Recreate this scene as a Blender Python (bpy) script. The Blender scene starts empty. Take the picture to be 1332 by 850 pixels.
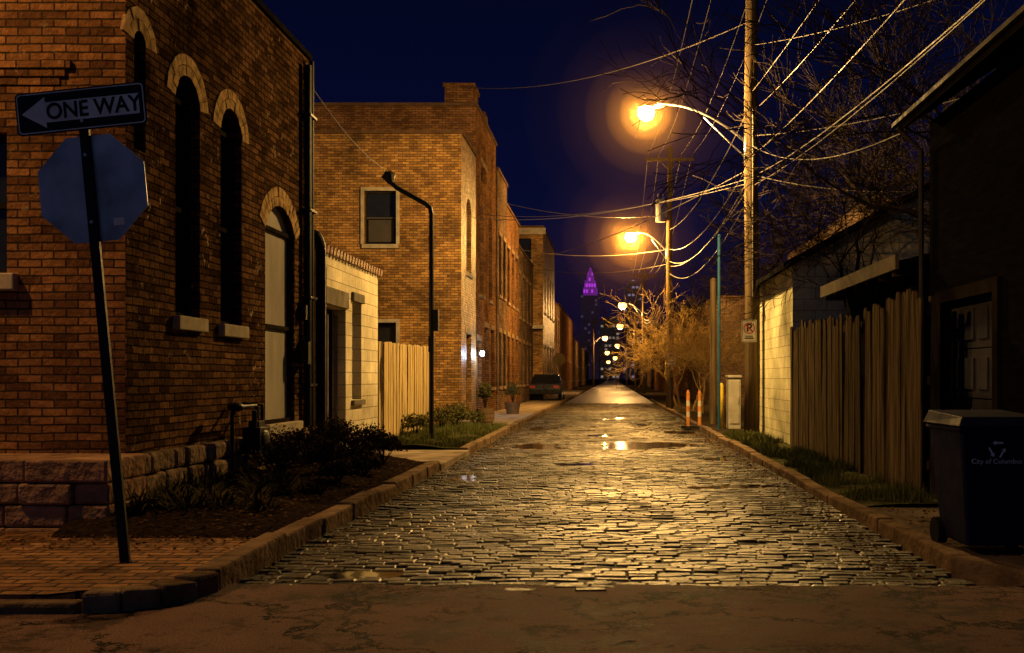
import bpy, math, random
import numpy as np
from mathutils import Vector, Matrix, noise as mnoise
R = random.Random(7)
S = bpy.context.scene
COL = S.collection

# ------------------------------------------------------------------ materials
class NT:
    def __init__(s, name):
        s.m = bpy.data.materials.new(name); s.m.use_nodes = True
        s.t = s.m.node_tree; s.n = s.t.nodes; s.l = s.t.links
        s.b = s.n['Principled BSDF']
    def add(s, typ, **kw):
        n = s.n.new(typ)
        for k, v in kw.items():
            if k.startswith('i_'): n.inputs[k[2:].replace('_', ' ')].default_value = v
            else: setattr(n, k, v)
        return n
    def link(s, a, b): s.l.new(a, b)
    def math(s, op, a, b=None, clamp=False):
        n = s.n.new('ShaderNodeMath'); n.operation = op; n.use_clamp = clamp
        for i, q in enumerate((a, b)):
            if q is None: continue
            if isinstance(q, (int, float)): n.inputs[i].default_value = q
            else: s.link(q, n.inputs[i])
        return n.outputs[0]
    def mix(s, f, a, b, mode='MIX'):
        n = s.n.new('ShaderNodeMix'); n.data_type = 'RGBA'; n.blend_type = mode
        for i, q in ((0, f), (6, a), (7, b)):
            if isinstance(q, (int, float)): n.inputs[i].default_value = q
            elif isinstance(q, tuple): n.inputs[i].default_value = q if len(q) == 4 else q + (1,)
            else: s.link(q, n.inputs[i])
        return n.outputs[2]
    def noise(s, vec, scale, detail=4, rough=.55, dist=0):
        n = s.n.new('ShaderNodeTexNoise'); n.inputs['Scale'].default_value = scale
        n.inputs['Detail'].default_value = detail; n.inputs['Roughness'].default_value = rough
        n.inputs['Distortion'].default_value = dist
        s.link(vec, n.inputs['Vector']); return n.outputs['Fac']
    def ramp(s, f, lo, hi, a=0., b=1.):
        n = s.n.new('ShaderNodeMapRange'); n.inputs[1].default_value = lo; n.inputs[2].default_value = hi
        n.inputs[3].default_value = a; n.inputs[4].default_value = b
        s.link(f, n.inputs[0]); return n.outputs[0]
    def coord(s, k='Object'):
        return s.n.new('ShaderNodeTexCoord').outputs[k]
    def bump(s, h, strength, dist=.01):
        n = s.n.new('ShaderNodeBump'); n.inputs['Strength'].default_value = strength
        n.inputs['Distance'].default_value = dist
        s.link(h, n.inputs['Height']); s.link(n.outputs[0], s.b.inputs['Normal']); return n

def c4(c): return (c[0], c[1], c[2], 1)
def mat(name, col, rough=.8, metal=0., var=.35, scale=4., bump=.3, bscale=40., bdist=.004, emit=None, estr=0., rvar=.12, stretch=None, sample=False, spec=None):
    t = NT(name); co = t.coord()
    if stretch:
        mp = t.add('ShaderNodeMapping'); mp.inputs['Scale'].default_value = stretch; t.link(co, mp.inputs['Vector']); co = mp.outputs[0]
    n1 = t.noise(co, scale, 5)
    f = t.ramp(n1, .3, .7, 1 - var, 1 + var)
    v = t.add('ShaderNodeVectorMath', operation='SCALE'); v.inputs[0].default_value = col
    t.link(f, v.inputs['Scale']); t.link(v.outputs[0], t.b.inputs['Base Color'])
    n2 = t.noise(co, bscale, 4)
    t.link(t.ramp(t.noise(co, scale * 2.3, 3), .3, .7, max(.02, rough - rvar), min(1, rough + rvar)), t.b.inputs['Roughness'])
    t.b.inputs['Metallic'].default_value = metal
    t.b.inputs['Specular IOR Level'].default_value = (.0 if rough >= .6 else .4) if spec is None else spec
    if bump: t.bump(n2, bump, bdist)
    if emit:
        t.b.inputs['Emission Color'].default_value = c4(emit); t.b.inputs['Emission Strength'].default_value = estr
        t.m.cycles.emission_sampling = 'FRONT' if sample else 'NONE'
    return t.m

def brickmat(name, c1, c2, mortar, bw=.21, rh=.072, ms=.008, bstr=.9, bdist=.018, rough=.75, stain=.55, seed=0., spots=0., warp=.006, fine=(.6, 1.35), spec=.0, spsc=11., sprange=(.60, .66)):
    t = NT(name); uv = t.coord('UV'); ob = t.coord('Object')
    nz = t.add('ShaderNodeTexNoise', i_Scale=3.0, i_Detail=2.0); t.link(uv, nz.inputs['Vector'])
    sub = t.add('ShaderNodeVectorMath', operation='SUBTRACT'); t.link(nz.outputs['Color'], sub.inputs[0]); sub.inputs[1].default_value = (.5, .5, .5)
    sc = t.add('ShaderNodeVectorMath', operation='SCALE'); t.link(sub.outputs[0], sc.inputs[0]); sc.inputs['Scale'].default_value = warp * 4
    ad = t.add('ShaderNodeVectorMath', operation='ADD'); t.link(uv, ad.inputs[0]); t.link(sc.outputs[0], ad.inputs[1])
    ad2 = t.add('ShaderNodeVectorMath', operation='ADD'); t.link(ad.outputs[0], ad2.inputs[0]); ad2.inputs[1].default_value = (50 + seed, 50 + seed * 1.3, 0)
    b = t.add('ShaderNodeTexBrick'); t.link(ad2.outputs[0], b.inputs['Vector'])
    b.inputs['Scale'].default_value = 1; b.inputs['Brick Width'].default_value = bw; b.inputs['Row Height'].default_value = rh
    b.inputs['Mortar Size'].default_value = ms; b.inputs['Mortar Smooth'].default_value = .3
    b.inputs['Color1'].default_value = c4(c1); b.inputs['Color2'].default_value = c4(c2); b.inputs['Mortar'].default_value = c4(mortar)
    st = t.ramp(t.noise(ob, .9, 6, .65), .32, .68, 1 - stain, 1.2)
    fi = t.ramp(t.noise(ob, 28, 5, .75), .28, .72, fine[0], fine[1])
    mul = t.math('MULTIPLY', st, fi)
    v = t.add('ShaderNodeVectorMath', operation='SCALE'); t.link(b.outputs['Color'], v.inputs[0]); t.link(mul, v.inputs['Scale'])
    col = v.outputs[0]
    if spots:
        m = t.math('MULTIPLY', t.ramp(t.noise(ob, spsc, 5, .7), sprange[0], sprange[1]), t.ramp(t.noise(ob, .8, 3), .45, .6))
        col = t.mix(t.math('MULTIPLY', m, spots), col, (.46, .36, .22))
    t.link(col, t.b.inputs['Base Color'])
    t.b.inputs['Specular IOR Level'].default_value = spec
    t.link(t.ramp(t.noise(ob, 5, 4), .3, .7, rough - .15, min(1, rough + .15)), t.b.inputs['Roughness'])
    h = t.math('SUBTRACT', t.math('MULTIPLY', t.noise(ob, 45, 5, .7), .5), b.outputs['Fac'])
    h = t.math('ADD', h, t.math('MULTIPLY', t.noise(ob, 9, 3), 1.1))
    sepc = t.add('ShaderNodeSeparateColor'); t.link(b.outputs['Color'], sepc.inputs[0])
    h = t.math('ADD', h, t.math('MULTIPLY', sepc.outputs[0], 1.4))
    t.bump(h, bstr, bdist)
    return t.m

M = {}
M['brick_near'] = brickmat('old_red_brick', (.38, .18, .068), (.12, .056, .027), (.05, .035, .024), spots=.35, stain=.65)
M['brick_side'] = brickmat('old_red_brick_dark', (.20, .105, .047), (.05, .026, .014), (.022, .015, .010), spots=.85, stain=.8, seed=7, bstr=1, bdist=.026, fine=(.4, 1.55), rough=.6, sprange=(.61, .65))  # darker mix of the old red brick for the side wall
M['brick_a'] = brickmat('tan_orange_brick', (.56, .31, .085), (.22, .11, .034), (.08, .048, .024), spots=.6, stain=.75, seed=3, rough=.45, bdist=.024, spec=.22)
M['brick_b'] = brickmat('brown_brick', (.28, .14, .06), (.13, .062, .03), (.06, .045, .03), seed=11)
M['brick_c'] = brickmat('dull_brick', (.22, .14, .09), (.11, .07, .045), (.06, .05, .04), seed=17)
M['block'] = brickmat('painted_block', (.70, .62, .42), (.60, .53, .36), (.26, .23, .16), bw=.4, rh=.2, ms=.007, bstr=.6, bdist=.010, stain=.45, rough=.7, warp=.0, fine=(.8, 1.15))
M['block_r'] = brickmat('painted_block_right', (.70, .66, .42), (.60, .56, .34), (.3, .27, .18), bw=.4, rh=.2, ms=.007, bstr=.6, bdist=.010, stain=.6, rough=.7, warp=.0, seed=5, fine=(.8, 1.15))
M['arch'] = mat('arch_brick', (.36, .24, .11), .8, var=.6, scale=9, bump=.8, bscale=25, bdist=.01)
M['stone'] = mat('rubble_stone', (.20, .14, .09), .85, var=.5, scale=6, bump=1, bscale=9, bdist=.06)
M['stone_base'] = mat('sandstone', (.24, .145, .09), .85, var=.4, scale=5, bump=1, bscale=10, bdist=.05)
M['sill'] = mat('limestone', (.38, .33, .24), .8, var=.3)
M['trimdark'] = mat('dark_cornice', (.10, .06, .035), .8, var=.3)
M['coping'] = mat('terracotta_coping', (.22, .12, .07), .5, var=.35)
M['glass'] = mat('dark_glass', (.012, .014, .02), .08, var=.2, bump=.1, bscale=3, bdist=.002, rvar=.04)
M['board'] = mat('grey_board', (.34, .31, .26), .7, var=.3, scale=2, bump=.4, stretch=(1, 1, .3))
M['blind'] = mat('window_blind', (.06, .055, .05), .6, var=.2)
M['lintel'] = mat('grey_lintel', (.16, .14, .11), .7, var=.3)
M['black'] = mat('black_painted_metal', (.010, .010, .011), .5, var=.3, spec=.2)
M['darkwood'] = mat('dark_painted_wood', (.022, .018, .014), .65)
M['charcoal'] = mat('charcoal_siding', (.008, .0075, .009), .9, stretch=(1, 1, 6))
M['doordark'] = mat('dim_garage_door', (.06, .06, .075), .6, var=.2)
M['whitewood'] = mat('white_painted_wood', (.36, .34, .27), .6, var=.2)
M['roofing'] = mat('roofing', (.012, .011, .011), .9)
M['wood'] = mat('weathered_fence_wood', (.40, .30, .14), .75, var=.45, scale=5, bump=.8, bscale=30, stretch=(3, 3, .25), bdist=.006)
M['wood_grey'] = mat('grey_fence_wood', (.080, .060, .036), .8, var=.7, scale=5, bump=.9, bscale=30, stretch=(3, 3, .25), bdist=.012)
M['pole'] = mat('weathered_pole_wood', (.11, .078, .042), .75, var=.55, scale=5, bump=.9, bscale=30, stretch=(3, 3, .15), bdist=.012)
M['galv'] = mat('galvanised_steel', (.42, .42, .42), .4, metal=.7, var=.15)
M['gutter'] = mat('dull_gutter', (.07, .065, .06), .6, metal=.2, var=.2)
M['wire'] = mat('power_cable', (.13, .11, .09), .5, var=.1, bump=0, spec=.25)
M['bark'] = mat('bark', (.032, .024, .016), .9, var=.4, scale=12, bump=.6)
M['bark_l'] = mat('pale_bark', (.30, .20, .07), .8, var=.4, scale=12, bump=.5)
M['leaf'] = mat('shrub_leaf', (.045, .032, .018), .65, var=.5, scale=9, bump=0)
M['leaf_g'] = mat('shrub_green', (.08, .08, .028), .6, var=.5, scale=9, bump=0)
M['leaf_d'] = mat('strap_leaf_dark', (.05, .042, .018), .6, var=.5, scale=9, bump=0)
M['grass'] = mat('grass_blades', (.10, .11, .035), .6, var=.5, scale=5, bump=0)
M['dead'] = mat('fallen_leaf', (.09, .05, .024), .75, var=.6, scale=30, bump=0)
M['concrete'] = mat('concrete', (.24, .19, .14), .75, var=.45, scale=2.5, bump=.5, bscale=25, bdist=.01)
M['concrete_dark'] = mat('stained_concrete', (.10, .078, .060), .8, var=.6, scale=1.6, bump=.8, bscale=25, bdist=.02)
M['kerb'] = mat('kerb_stone', (.15, .105, .066), .75, var=.55, scale=3, bump=1, bscale=14, bdist=.03)
M['soil'] = mat('soil', (.04, .03, .02), .85, var=.5, scale=3, bump=1, bscale=22, bdist=.03)
M['mulch'] = mat('mulch', (.024, .016, .011), .9, var=.7, scale=20, bump=1, bscale=60, bdist=.03)
M['turf'] = mat('turf', (.06, .06, .026), .9, var=.6, scale=4, bump=1, bscale=70, bdist=.03)

def road_brick_mat():
    t = NT('wet_paving_brick'); ob = t.coord('Object')
    g = t.add('ShaderNodeNewGeometry'); rnd = g.outputs['Random Per Island']
    c = t.mix(rnd, (.024, .018, .012), (.105, .076, .042))
    st = t.ramp(t.noise(ob, .7, 6, .65), .3, .7, .3, 1.3)
    v = t.add('ShaderNodeVectorMath', operation='SCALE'); t.link(c, v.inputs[0]); t.link(st, v.inputs['Scale'])
    # muddy patches, with shade painted into the bricks towards both kerbs
    sx = t.add('ShaderNodeSeparateXYZ'); t.link(ob, sx.inputs[0])
    edge_shade = t.ramp(t.math('ABSOLUTE', t.math('ADD', sx.outputs[0], .1)), 1.1, 2.3, 0, .14)
    mud_shade = t.ramp(t.math('ADD', t.noise(ob, 1.5, 7, .72), edge_shade), .53, .62)
    col = t.mix(t.math('MULTIPLY', mud_shade, .85), v.outputs[0], (.022, .016, .010))
    t.link(col, t.b.inputs['Base Color'])
    wet = t.noise(ob, .5, 6, .65)
    r = t.math('ADD', t.ramp(wet, .36, .60, .33, .56), t.ramp(rnd, 0, 1, -.05, .08))
    r = t.math('ADD', r, t.math('MULTIPLY', mud_shade, .24))
    t.link(r, t.b.inputs['Roughness'])
    t.link(t.math('SUBTRACT', .5, t.math('MULTIPLY', mud_shade, .3)), t.b.inputs['Specular IOR Level'])
    t.bump(t.math('ADD', t.noise(ob, 55, 4, .6), t.math('MULTIPLY', t.noise(ob, 14, 2), 1.5)), .7, .011)
    return t.m
M['paver'] = road_brick_mat()
def wet_bed():
    t = NT('paver_joint_grit'); ob = t.coord('Object')
    t.b.inputs['Base Color'].default_value = (.013, .010, .007, 1)
    t.b.inputs['Specular IOR Level'].default_value = .15
    t.link(t.ramp(t.noise(ob, 2, 4), .35, .65, .5, .9), t.b.inputs['Roughness'])
    t.bump(t.noise(ob, 90, 3), .8, .01)
    return t.m
M['bed'] = wet_bed()
M['road_far'] = brickmat('paving_far', (.12, .095, .055), (.06, .045, .03), (.02, .016, .012), bw=.21, rh=.1, ms=.008, bstr=.8, bdist=.015, rough=.42, stain=.5, spec=.5)
M['walk'] = brickmat('sidewalk_brick', (.38, .19, .08), (.14, .065, .033), (.025, .018, .012), bw=.21, rh=.105, ms=.011, bstr=1, bdist=.022, rough=.6, stain=.7, warp=.014, spec=.1)
def asphalt():
    t = NT('old_asphalt'); ob = t.coord('Object')
    big = t.noise(ob, .5, 6, .65)
    col = t.mix(t.ramp(big, .35, .65), (.09, .050, .040), (.17, .098, .076))
    sp = t.ramp(t.noise(ob, 100, 4, .7), .35, .68, .45, 1.7)
    v = t.add('ShaderNodeVectorMath', operation='SCALE'); t.link(col, v.inputs[0]); t.link(sp, v.inputs['Scale'])
    nz = t.add('ShaderNodeTexNoise', i_Scale=2.2, i_Detail=8.0, i_Roughness=.75); t.link(ob, nz.inputs['Vector'])
    sc = t.add('ShaderNodeVectorMath', operation='SCALE'); t.link(nz.outputs['Color'], sc.inputs[0]); sc.inputs['Scale'].default_value = 1.1
    ad = t.add('ShaderNodeVectorMath', operation='ADD'); t.link(ob, ad.inputs[0]); t.link(sc.outputs[0], ad.inputs[1])
    vo = t.add('ShaderNodeTexVoronoi', feature='DISTANCE_TO_EDGE', i_Scale=.9); t.link(ad.outputs[0], vo.inputs['Vector'])
    wv = t.ramp(t.noise(ob, 1.3, 3), .35, .65, .008, .030)
    cr = t.math('LESS_THAN', vo.outputs['Distance'], wv)
    vo2 = t.add('ShaderNodeTexVoronoi', feature='DISTANCE_TO_EDGE', i_Scale=4.2); t.link(ad.outputs[0], vo2.inputs['Vector'])
    cr2 = t.math('MULTIPLY', t.ramp(vo2.outputs['Distance'], .02, .06, 1, 0), t.ramp(t.noise(ob, .9, 4, .6), .53, .59))
    cr = t.math('MULTIPLY', cr, t.ramp(t.noise(ob, 1.1, 4), .40, .46))
    crk = t.math('MAXIMUM', cr, cr2)
    damp = t.ramp(t.noise(ob, 1.9, 8, .8), .51, .56)
    c2 = t.mix(t.math('MULTIPLY', damp, .7), v.outputs[0], (.018, .012, .010))
    c3 = t.mix(crk, c2, (.004, .003, .003))
    t.link(c3, t.b.inputs['Base Color'])
    t.b.inputs['Specular IOR Level'].default_value = .06
    t.link(t.math('SUBTRACT', .75, t.math('MULTIPLY', damp, .1)), t.b.inputs['Roughness'])
    h = t.math('SUBTRACT', t.math('MULTIPLY', t.noise(ob, 90, 4, .7), 1.), t.math('MULTIPLY', crk, 1.8))
    h = t.math('ADD', h, t.math('MULTIPLY', t.noise(ob, 3, 3), 2.))
    t.bump(h, .9, .014)
    return t.m
M['asphalt'] = asphalt()
def water():
    t = NT('puddle_water'); t.b.inputs['Base Color'].default_value = (.012, .01, .008, 1)
    t.b.inputs['Roughness'].default_value = .10
    t.bump(t.noise(t.coord(), 9, 2), .15, .01); return t.m
M['water'] = water()
M['signback'] = mat('aluminium_sign_back', (.34, .38, .46), .42, metal=.35, var=.45, scale=3, bump=.15, bscale=8)
M['signwhite'] = mat('sign_white', (.72, .72, .72), .5, var=.25, bump=.05, spec=.1)
M['signblack'] = mat('sign_black', (.010, .011, .016), .5, var=.2, bump=.05, spec=.15)
M['signred'] = mat('sign_red', (.5, .02, .02), .5, var=.1)
M['yellow'] = mat('yellow_paint', (.7, .5, .03), .5, var=.25)
M['orange'] = mat('orange_plastic', (.50, .20, .05), .6, var=.25)
M['dirtywhite'] = mat('dirty_white_band', (.50, .44, .32), .6, var=.25)
M['teal'] = mat('teal_paint', (.025, .075, .13), .6, var=.2)
M['bin'] = mat('navy_bin_plastic', (.011, .012, .036), .6, var=.2, bump=.2, spec=.03)
M['binprint'] = mat('bin_print', (.75, .75, .82), .5, var=.05, bump=0)
M['car'] = mat('car_paint_dark', (.02, .022, .03), .3, metal=.3, var=.05, bump=0)
M['tyre'] = mat('tyre', (.02, .02, .02), .8)
M['pot'] = mat('wooden_planter', (.13, .085, .05), .7)
M['lens'] = mat('lamp_glass_lit', (.8, .7, .5), .4, emit=(1, .58, .17), estr=4900., bump=0, sample=True)
M['lens2'] = mat('lamp_glass_lit_orange', (.8, .7, .5), .4, emit=(1, .52, .12), estr=3100., bump=0, sample=True)
M['lens_far'] = mat('lamp_glass_lit_far', (.8, .7, .5), .4, emit=(1, .50, .13), estr=7., bump=0)
M['lens_white'] = mat('lantern_glass_lit', (.8, .8, .8), .4, emit=(.85, .92, 1), estr=25., bump=0)
M['litwin'] = mat('lit_window', (.5, .4, .2), .5, emit=(1, .62, .15), estr=.9, bump=0)
M['red_lens'] = mat('tail_lens', (.3, .02, .02), .4)
def haze(name, dens):
    m = bpy.data.materials.new(name); m.use_nodes = True; nt = m.node_tree; nt.nodes.remove(nt.nodes['Principled BSDF'])
    v = nt.nodes.new('ShaderNodeVolumeScatter'); v.inputs['Color'].default_value = (1, .58, .2, 1); v.inputs['Density'].default_value = dens
    nt.links.new(v.outputs[0], nt.nodes['Material Output'].inputs['Volume']); m.cycles.homogeneous_volume = True
    try: m.cycles.volume_sampling = 'EQUIANGULAR'
    except Exception: pass
    return m
HZ = ((.36, .010), (.56, .0052), (.86, .0023), (1.3, .0009), (1.9, .00034), (2.6, .00012))  # scatter shells added to shape an orange glow around the lamps
for i, (r_, d_) in enumerate(HZ):
    M['haze%d' % i] = haze('lamp_glow_shell_%d' % i, d_); M['hazef%d' % i] = haze('lamp_glow_shell_far_%d' % i, d_ * 2.2)

def window_grid(name, base, lit, strength, cu, cv, thr, allwash=0.):
    t = NT(name); uv = t.coord('UV'); sx = t.add('ShaderNodeSeparateXYZ'); t.link(uv, sx.inputs[0])
    u = t.math('DIVIDE', sx.outputs[0], cu); v = t.math('DIVIDE', sx.outputs[1], cv)
    cb = t.add('ShaderNodeCombineXYZ'); t.link(t.math('FLOOR', u), cb.inputs[0]); t.link(t.math('FLOOR', v), cb.inputs[1])
    wn = t.add('ShaderNodeTexWhiteNoise', noise_dimensions='2D'); t.link(cb.outputs[0], wn.inputs['Vector'])
    on = t.math('GREATER_THAN', wn.outputs['Value'], thr)
    fu = t.math('FRACT', u); fv = t.math('FRACT', v)
    mk = t.math('MULTIPLY', t.math('GREATER_THAN', fu, .35), t.math('GREATER_THAN', fv, .45))
    e = t.math('ADD', t.math('MULTIPLY', t.math('MULTIPLY', on, mk), strength), allwash)  # allwash: even glow painted over the whole facade in place of light on it
    t.b.inputs['Base Color'].default_value = c4(base); t.b.inputs['Roughness'].default_value = .7
    t.b.inputs['Emission Color'].default_value = c4(lit); t.link(e, t.b.inputs['Emission Strength'])
    t.m.cycles.emission_sampling = 'NONE'
    return t.m
M['office'] = window_grid('office_facade', (.02, .02, .03), (1, .7, .55), .25, 3.5, 3.5, .80, .008)
M['office2'] = window_grid('office_facade_cool', (.02, .02, .03), (.7, .6, 1), .22, 3.5, 3.5, .84, .008)
M['purple'] = window_grid('purple_floodlit_tower', (.3, .25, .3), (.45, .03, .72), .8, 2.6, 6, .35, .2)
M['towerdark'] = window_grid('tower_shaft', (.03, .02, .03), (.7, .4, .9), .05, 3.5, 4, .85, .010)

# ------------------------------------------------------------------ mesh builder
class MB:
    def __init__(s): s.v = []; s.f = []; s.m = []
    def face(s, pts, mi=0):
        b = len(s.v); s.v += [tuple(p) for p in pts]; s.f.append(tuple(range(b, b + len(pts)))); s.m.append(mi)
    def hexa(s, p, mi=0):
        b = len(s.v); s.v += [tuple(q) for q in p]
        for f in ((0, 3, 2, 1), (4, 5, 6, 7), (0, 1, 5, 4), (1, 2, 6, 5), (2, 3, 7, 6), (3, 0, 4, 7)):
            s.f.append(tuple(b + i for i in f)); s.m.append(mi)
    def box(s, x0, x1, y0, y1, z0, z1, mi=0):
        if x0 > x1: x0, x1 = x1, x0
        if y0 > y1: y0, y1 = y1, y0
        s.hexa([(x0, y0, z0), (x1, y0, z0), (x1, y1, z0), (x0, y1, z0), (x0, y0, z1), (x1, y0, z1), (x1, y1, z1), (x0, y1, z1)], mi)
    def tube(s, pts, rad, n=8, mi=0, cap=True):
        pts = [Vector(p) for p in pts]
        if not isinstance(rad, (list, tuple)): rad = [rad] * len(pts)
        rings = []; up = None
        for i, p in enumerate(pts):
            d = (pts[min(i + 1, len(pts) - 1)] - pts[max(i - 1, 0)])
            if d.length < 1e-9: d = Vector((0, 0, 1))
            d.normalize()
            if up is None: up = Vector((1, 0, 0)) if abs(d.x) < .8 else Vector((0, 0, 1))
            a = d.cross(up)
            if a.length < 1e-4: a = d.cross(Vector((0, 1, 0)))
            a.normalize(); c = a.cross(d).normalized(); up = c
            b = len(s.v)
            for k in range(n):
                t = 2 * math.pi * k / n
                s.v.append(tuple(p + (a * math.cos(t) + c * math.sin(t)) * rad[i]))
            rings.append(b)
        for i in range(len(rings) - 1):
            for k in range(n):
                k2 = (k + 1) % n
                s.f.append((rings[i] + k, rings[i + 1] + k, rings[i + 1] + k2, rings[i] + k2)); s.m.append(mi)
        if cap:
            s.f.append(tuple(rings[0] + k for k in range(n))); s.m.append(mi)
            s.f.append(tuple(rings[-1] + k for k in reversed(range(n)))); s.m.append(mi)
    def ellipsoid(s, c, r, mi=0, nu=16, nv=9, zlo=-1., zhi=1.):
        rows = []
        a0 = math.asin(max(-1, min(1, zlo))); a1 = math.asin(max(-1, min(1, zhi)))
        for j in range(nv + 1):
            a = a0 + (a1 - a0) * j / nv
            b = len(s.v); rows.append(b)
            for k in range(nu):
                t = 2 * math.pi * k / nu
                s.v.append((c[0] + r[0] * math.cos(a) * math.cos(t), c[1] + r[1] * math.cos(a) * math.sin(t), c[2] + r[2] * math.sin(a)))
        for j in range(nv):
            for k in range(nu):
                k2 = (k + 1) % nu
                s.f.append((rows[j] + k, rows[j] + k2, rows[j + 1] + k2, rows[j + 1] + k)); s.m.append(mi)
    def build(s, name, mats, parent=None, smooth=False, bevel=0., loc=None, rot=None):
        me = bpy.data.meshes.new(name); me.from_pydata(s.v, [], s.f)
        for k in mats: me.materials.append(M[k])
        me.polygons.foreach_set('material_index', s.m)
        if smooth: me.polygons.foreach_set('use_smooth', [True] * len(s.f))
        me.update()
        uvl = me.uv_layers.new(name='UVMap')
        nl = len(me.loops); vi = np.empty(nl, dtype=np.int32); me.loops.foreach_get('vertex_index', vi)
        co = np.empty(len(me.vertices) * 3); me.vertices.foreach_get('co', co); co = co.reshape(-1, 3)
        npol = len(me.polygons); nor = np.empty(npol * 3); me.polygons.foreach_get('normal', nor); nor = np.abs(nor.reshape(-1, 3))
        tot = np.empty(npol, dtype=np.int32); me.polygons.foreach_get('loop_total', tot)
        ln = np.repeat(nor, tot, axis=0); lc = co[vi]
        up = ln[:, 2] > .7; xs = (~up) & (ln[:, 0] > ln[:, 1])
        uv = np.stack([lc[:, 0], lc[:, 2]], 1); uv[up] = lc[up][:, :2]; uv[xs] = lc[xs][:, 1:]
        uvl.data.foreach_set('uv', uv.ravel())
        o = bpy.data.objects.new(name, me); COL.objects.link(o)
        if parent: o.parent = parent
        if bevel:
            md = o.modifiers.new('bevel', 'BEVEL'); md.width = bevel; md.segments = 2; md.limit_method = 'ANGLE'
        if loc: o.location = loc
        if rot: o.rotation_euler = rot
        return o
def empty(name, loc=(0, 0, 0), rot=(0, 0, 0)):
    o = bpy.data.objects.new(name, None); o.location = loc; o.rotation_euler = rot; o.empty_display_size = .3; COL.objects.link(o); return o
def light(name, loc, energy, color, radius=.1, parent=None):
    l = bpy.data.lights.new(name, 'POINT'); l.energy = energy; l.color = color; l.shadow_soft_size = radius
    o = bpy.data.objects.new(name, l); o.location = loc; COL.objects.link(o)
    if parent: o.parent = parent
    return o
def text(name, body, size, loc, rot, m, parent, extrude=.001, bold=.0, align='CENTER', sx=1.):
    c = bpy.data.curves.new(name, 'FONT'); c.body = body; c.size = size; c.extrude = extrude; c.offset = bold
    c.align_x = align; c.align_y = 'CENTER'; c.materials.append(M[m])
    o = bpy.data.objects.new(name, c); COL.objects.link(o); o.parent = parent; o.location = loc; o.rotation_euler = rot; o.scale = (sx, 1, 1)
    return o

# ------------------------------------------------------------------ ground, roads
XL, XR = -2.45, 2.25
PUD = [(-1.45, 19.6, .6, .9), (.75, 19.4, .8, 1.1), (-1.62, 6.75, .26, .13), (1.5, 25, .5, 1.2), (-1.7, 27, .4, 1.2), (1.5, 12.2, .5, .2), (.2, 33, .5, 1.2), (-.6, 15.2, .3, .25), (1.7, 16.5, .35, .5), (-1.9, 13.2, .2, .4), (-.2, 22.8, .35, .5), (1.1, 14.2, .25, .2), (-1.2, 17.0, .2, .25), (.9, 29, .3, .8)]
def rz(x, y):
    z = .012 * math.sin(x * 1.7 + y * .31) + .010 * math.sin(y * .83 - x * .9) + .005 * math.sin(y * 2.3 + x * 2.1)
    z += .026 * mnoise.noise(Vector((x * .8, y * .5, 0))) + .009 * mnoise.noise(Vector((x * 2.5, y * 2.2, 7)))
    z += -.02 * (abs(x + .1) / 2.3) ** 2
    for (a, b, ra, rb) in PUD:
        d = ((x - a) / ra) ** 2 + ((y - b) / rb) ** 2
        if d < 6: z -= .035 * math.exp(-d)
    return z - .005

g = MB(); g.face([(-1500, -300, -.12), (1500, -300, -.12), (1500, 3000, -.12), (-1500, 3000, -.12)])
g.build('ground', ['soil'])

def brick_road():
    V = []; F = []; n = 0; y = 6.15; row = 0; bl = .205; bw = .096
    rr = random.Random(3)
    while y < 52:
        x = XL - (bl * .5 if row % 2 else 0) + rr.uniform(-.03, .03)
        while x < XR:
            w = bl * rr.uniform(.80, 1.12)
            x0, x1 = x + .003, x + w - .003
            if x1 > XL and x0 < XR:
                cx = (x0 + x1) / 2; cy = y + bw / 2 + .03 * math.sin(cx * 1.1 + row * .02) + .035 * mnoise.noise(Vector((cx, y * .7, 2))) + rr.uniform(-.005, .005)
                hz = rz(cx, cy) + rr.gauss(0, .0035); tx = rr.gauss(0, .02); ty = rr.gauss(0, .024)
                if rr.random() < .06: hz -= rr.uniform(.008, .028)
                a = (x1 - x0) / 2; b = bw / 2 - rr.uniform(.002, .007); i = .010; ya = rr.gauss(0, .02)
                for (p, q, dz) in ((a, b, -.035), (a, b, -.008), (a - i, b - i, 0)):
                    for (sx, sy) in ((-1, -1), (1, -1), (1, 1), (-1, 1)):
                        V.append((cx + sx * p - ya * sy * q, cy + sy * q + ya * sx * p, hz + dz + sx * p * tx + sy * q * ty))
                for k in range(4):
                    k2 = (k + 1) % 4
                    F.append((n + k, n + k2, n + 4 + k2, n + 4 + k)); F.append((n + 4 + k, n + 4 + k2, n + 8 + k2, n + 8 + k))
                F.append((n + 8, n + 9, n + 10, n + 11)); n += 12
            x += w
        y += bw; row += 1
    mb = MB(); mb.v = V; mb.f = F; mb.m = [0] * len(F)
    par = empty('brick_road'); mb.build('paving_bricks', ['paver'], par)
    b = MB(); nx, ny = 60, 600
    for j in range(ny + 1):
        for i in range(nx + 1):
            X = XL - .02 + (XR - XL + .04) * i / nx; Y = 6.1 + 46 * j / ny
            b.v.append((X, Y, rz(X, Y) - .0095 + .011 * mnoise.noise(Vector((X * 1.1, Y * .9, 11))) + .004 * mnoise.noise(Vector((X * 5, Y * 5, 3)))))
    for j in range(ny):
        for i in range(nx):
            q = j * (nx + 1) + i; b.f.append((q, q + 1, q + nx + 2, q + nx + 1)); b.m.append(0)
    b.build('joint_bed', ['bed'], par, smooth=True)
    b = MB(); b.face([(XL, 51.9, -.01), (XR, 51.9, -.01), (XR + .5, 700, -.01), (XL - .5, 700, -.01)]); b.build('distant_paving', ['road_far'], par)
brick_road()

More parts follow.
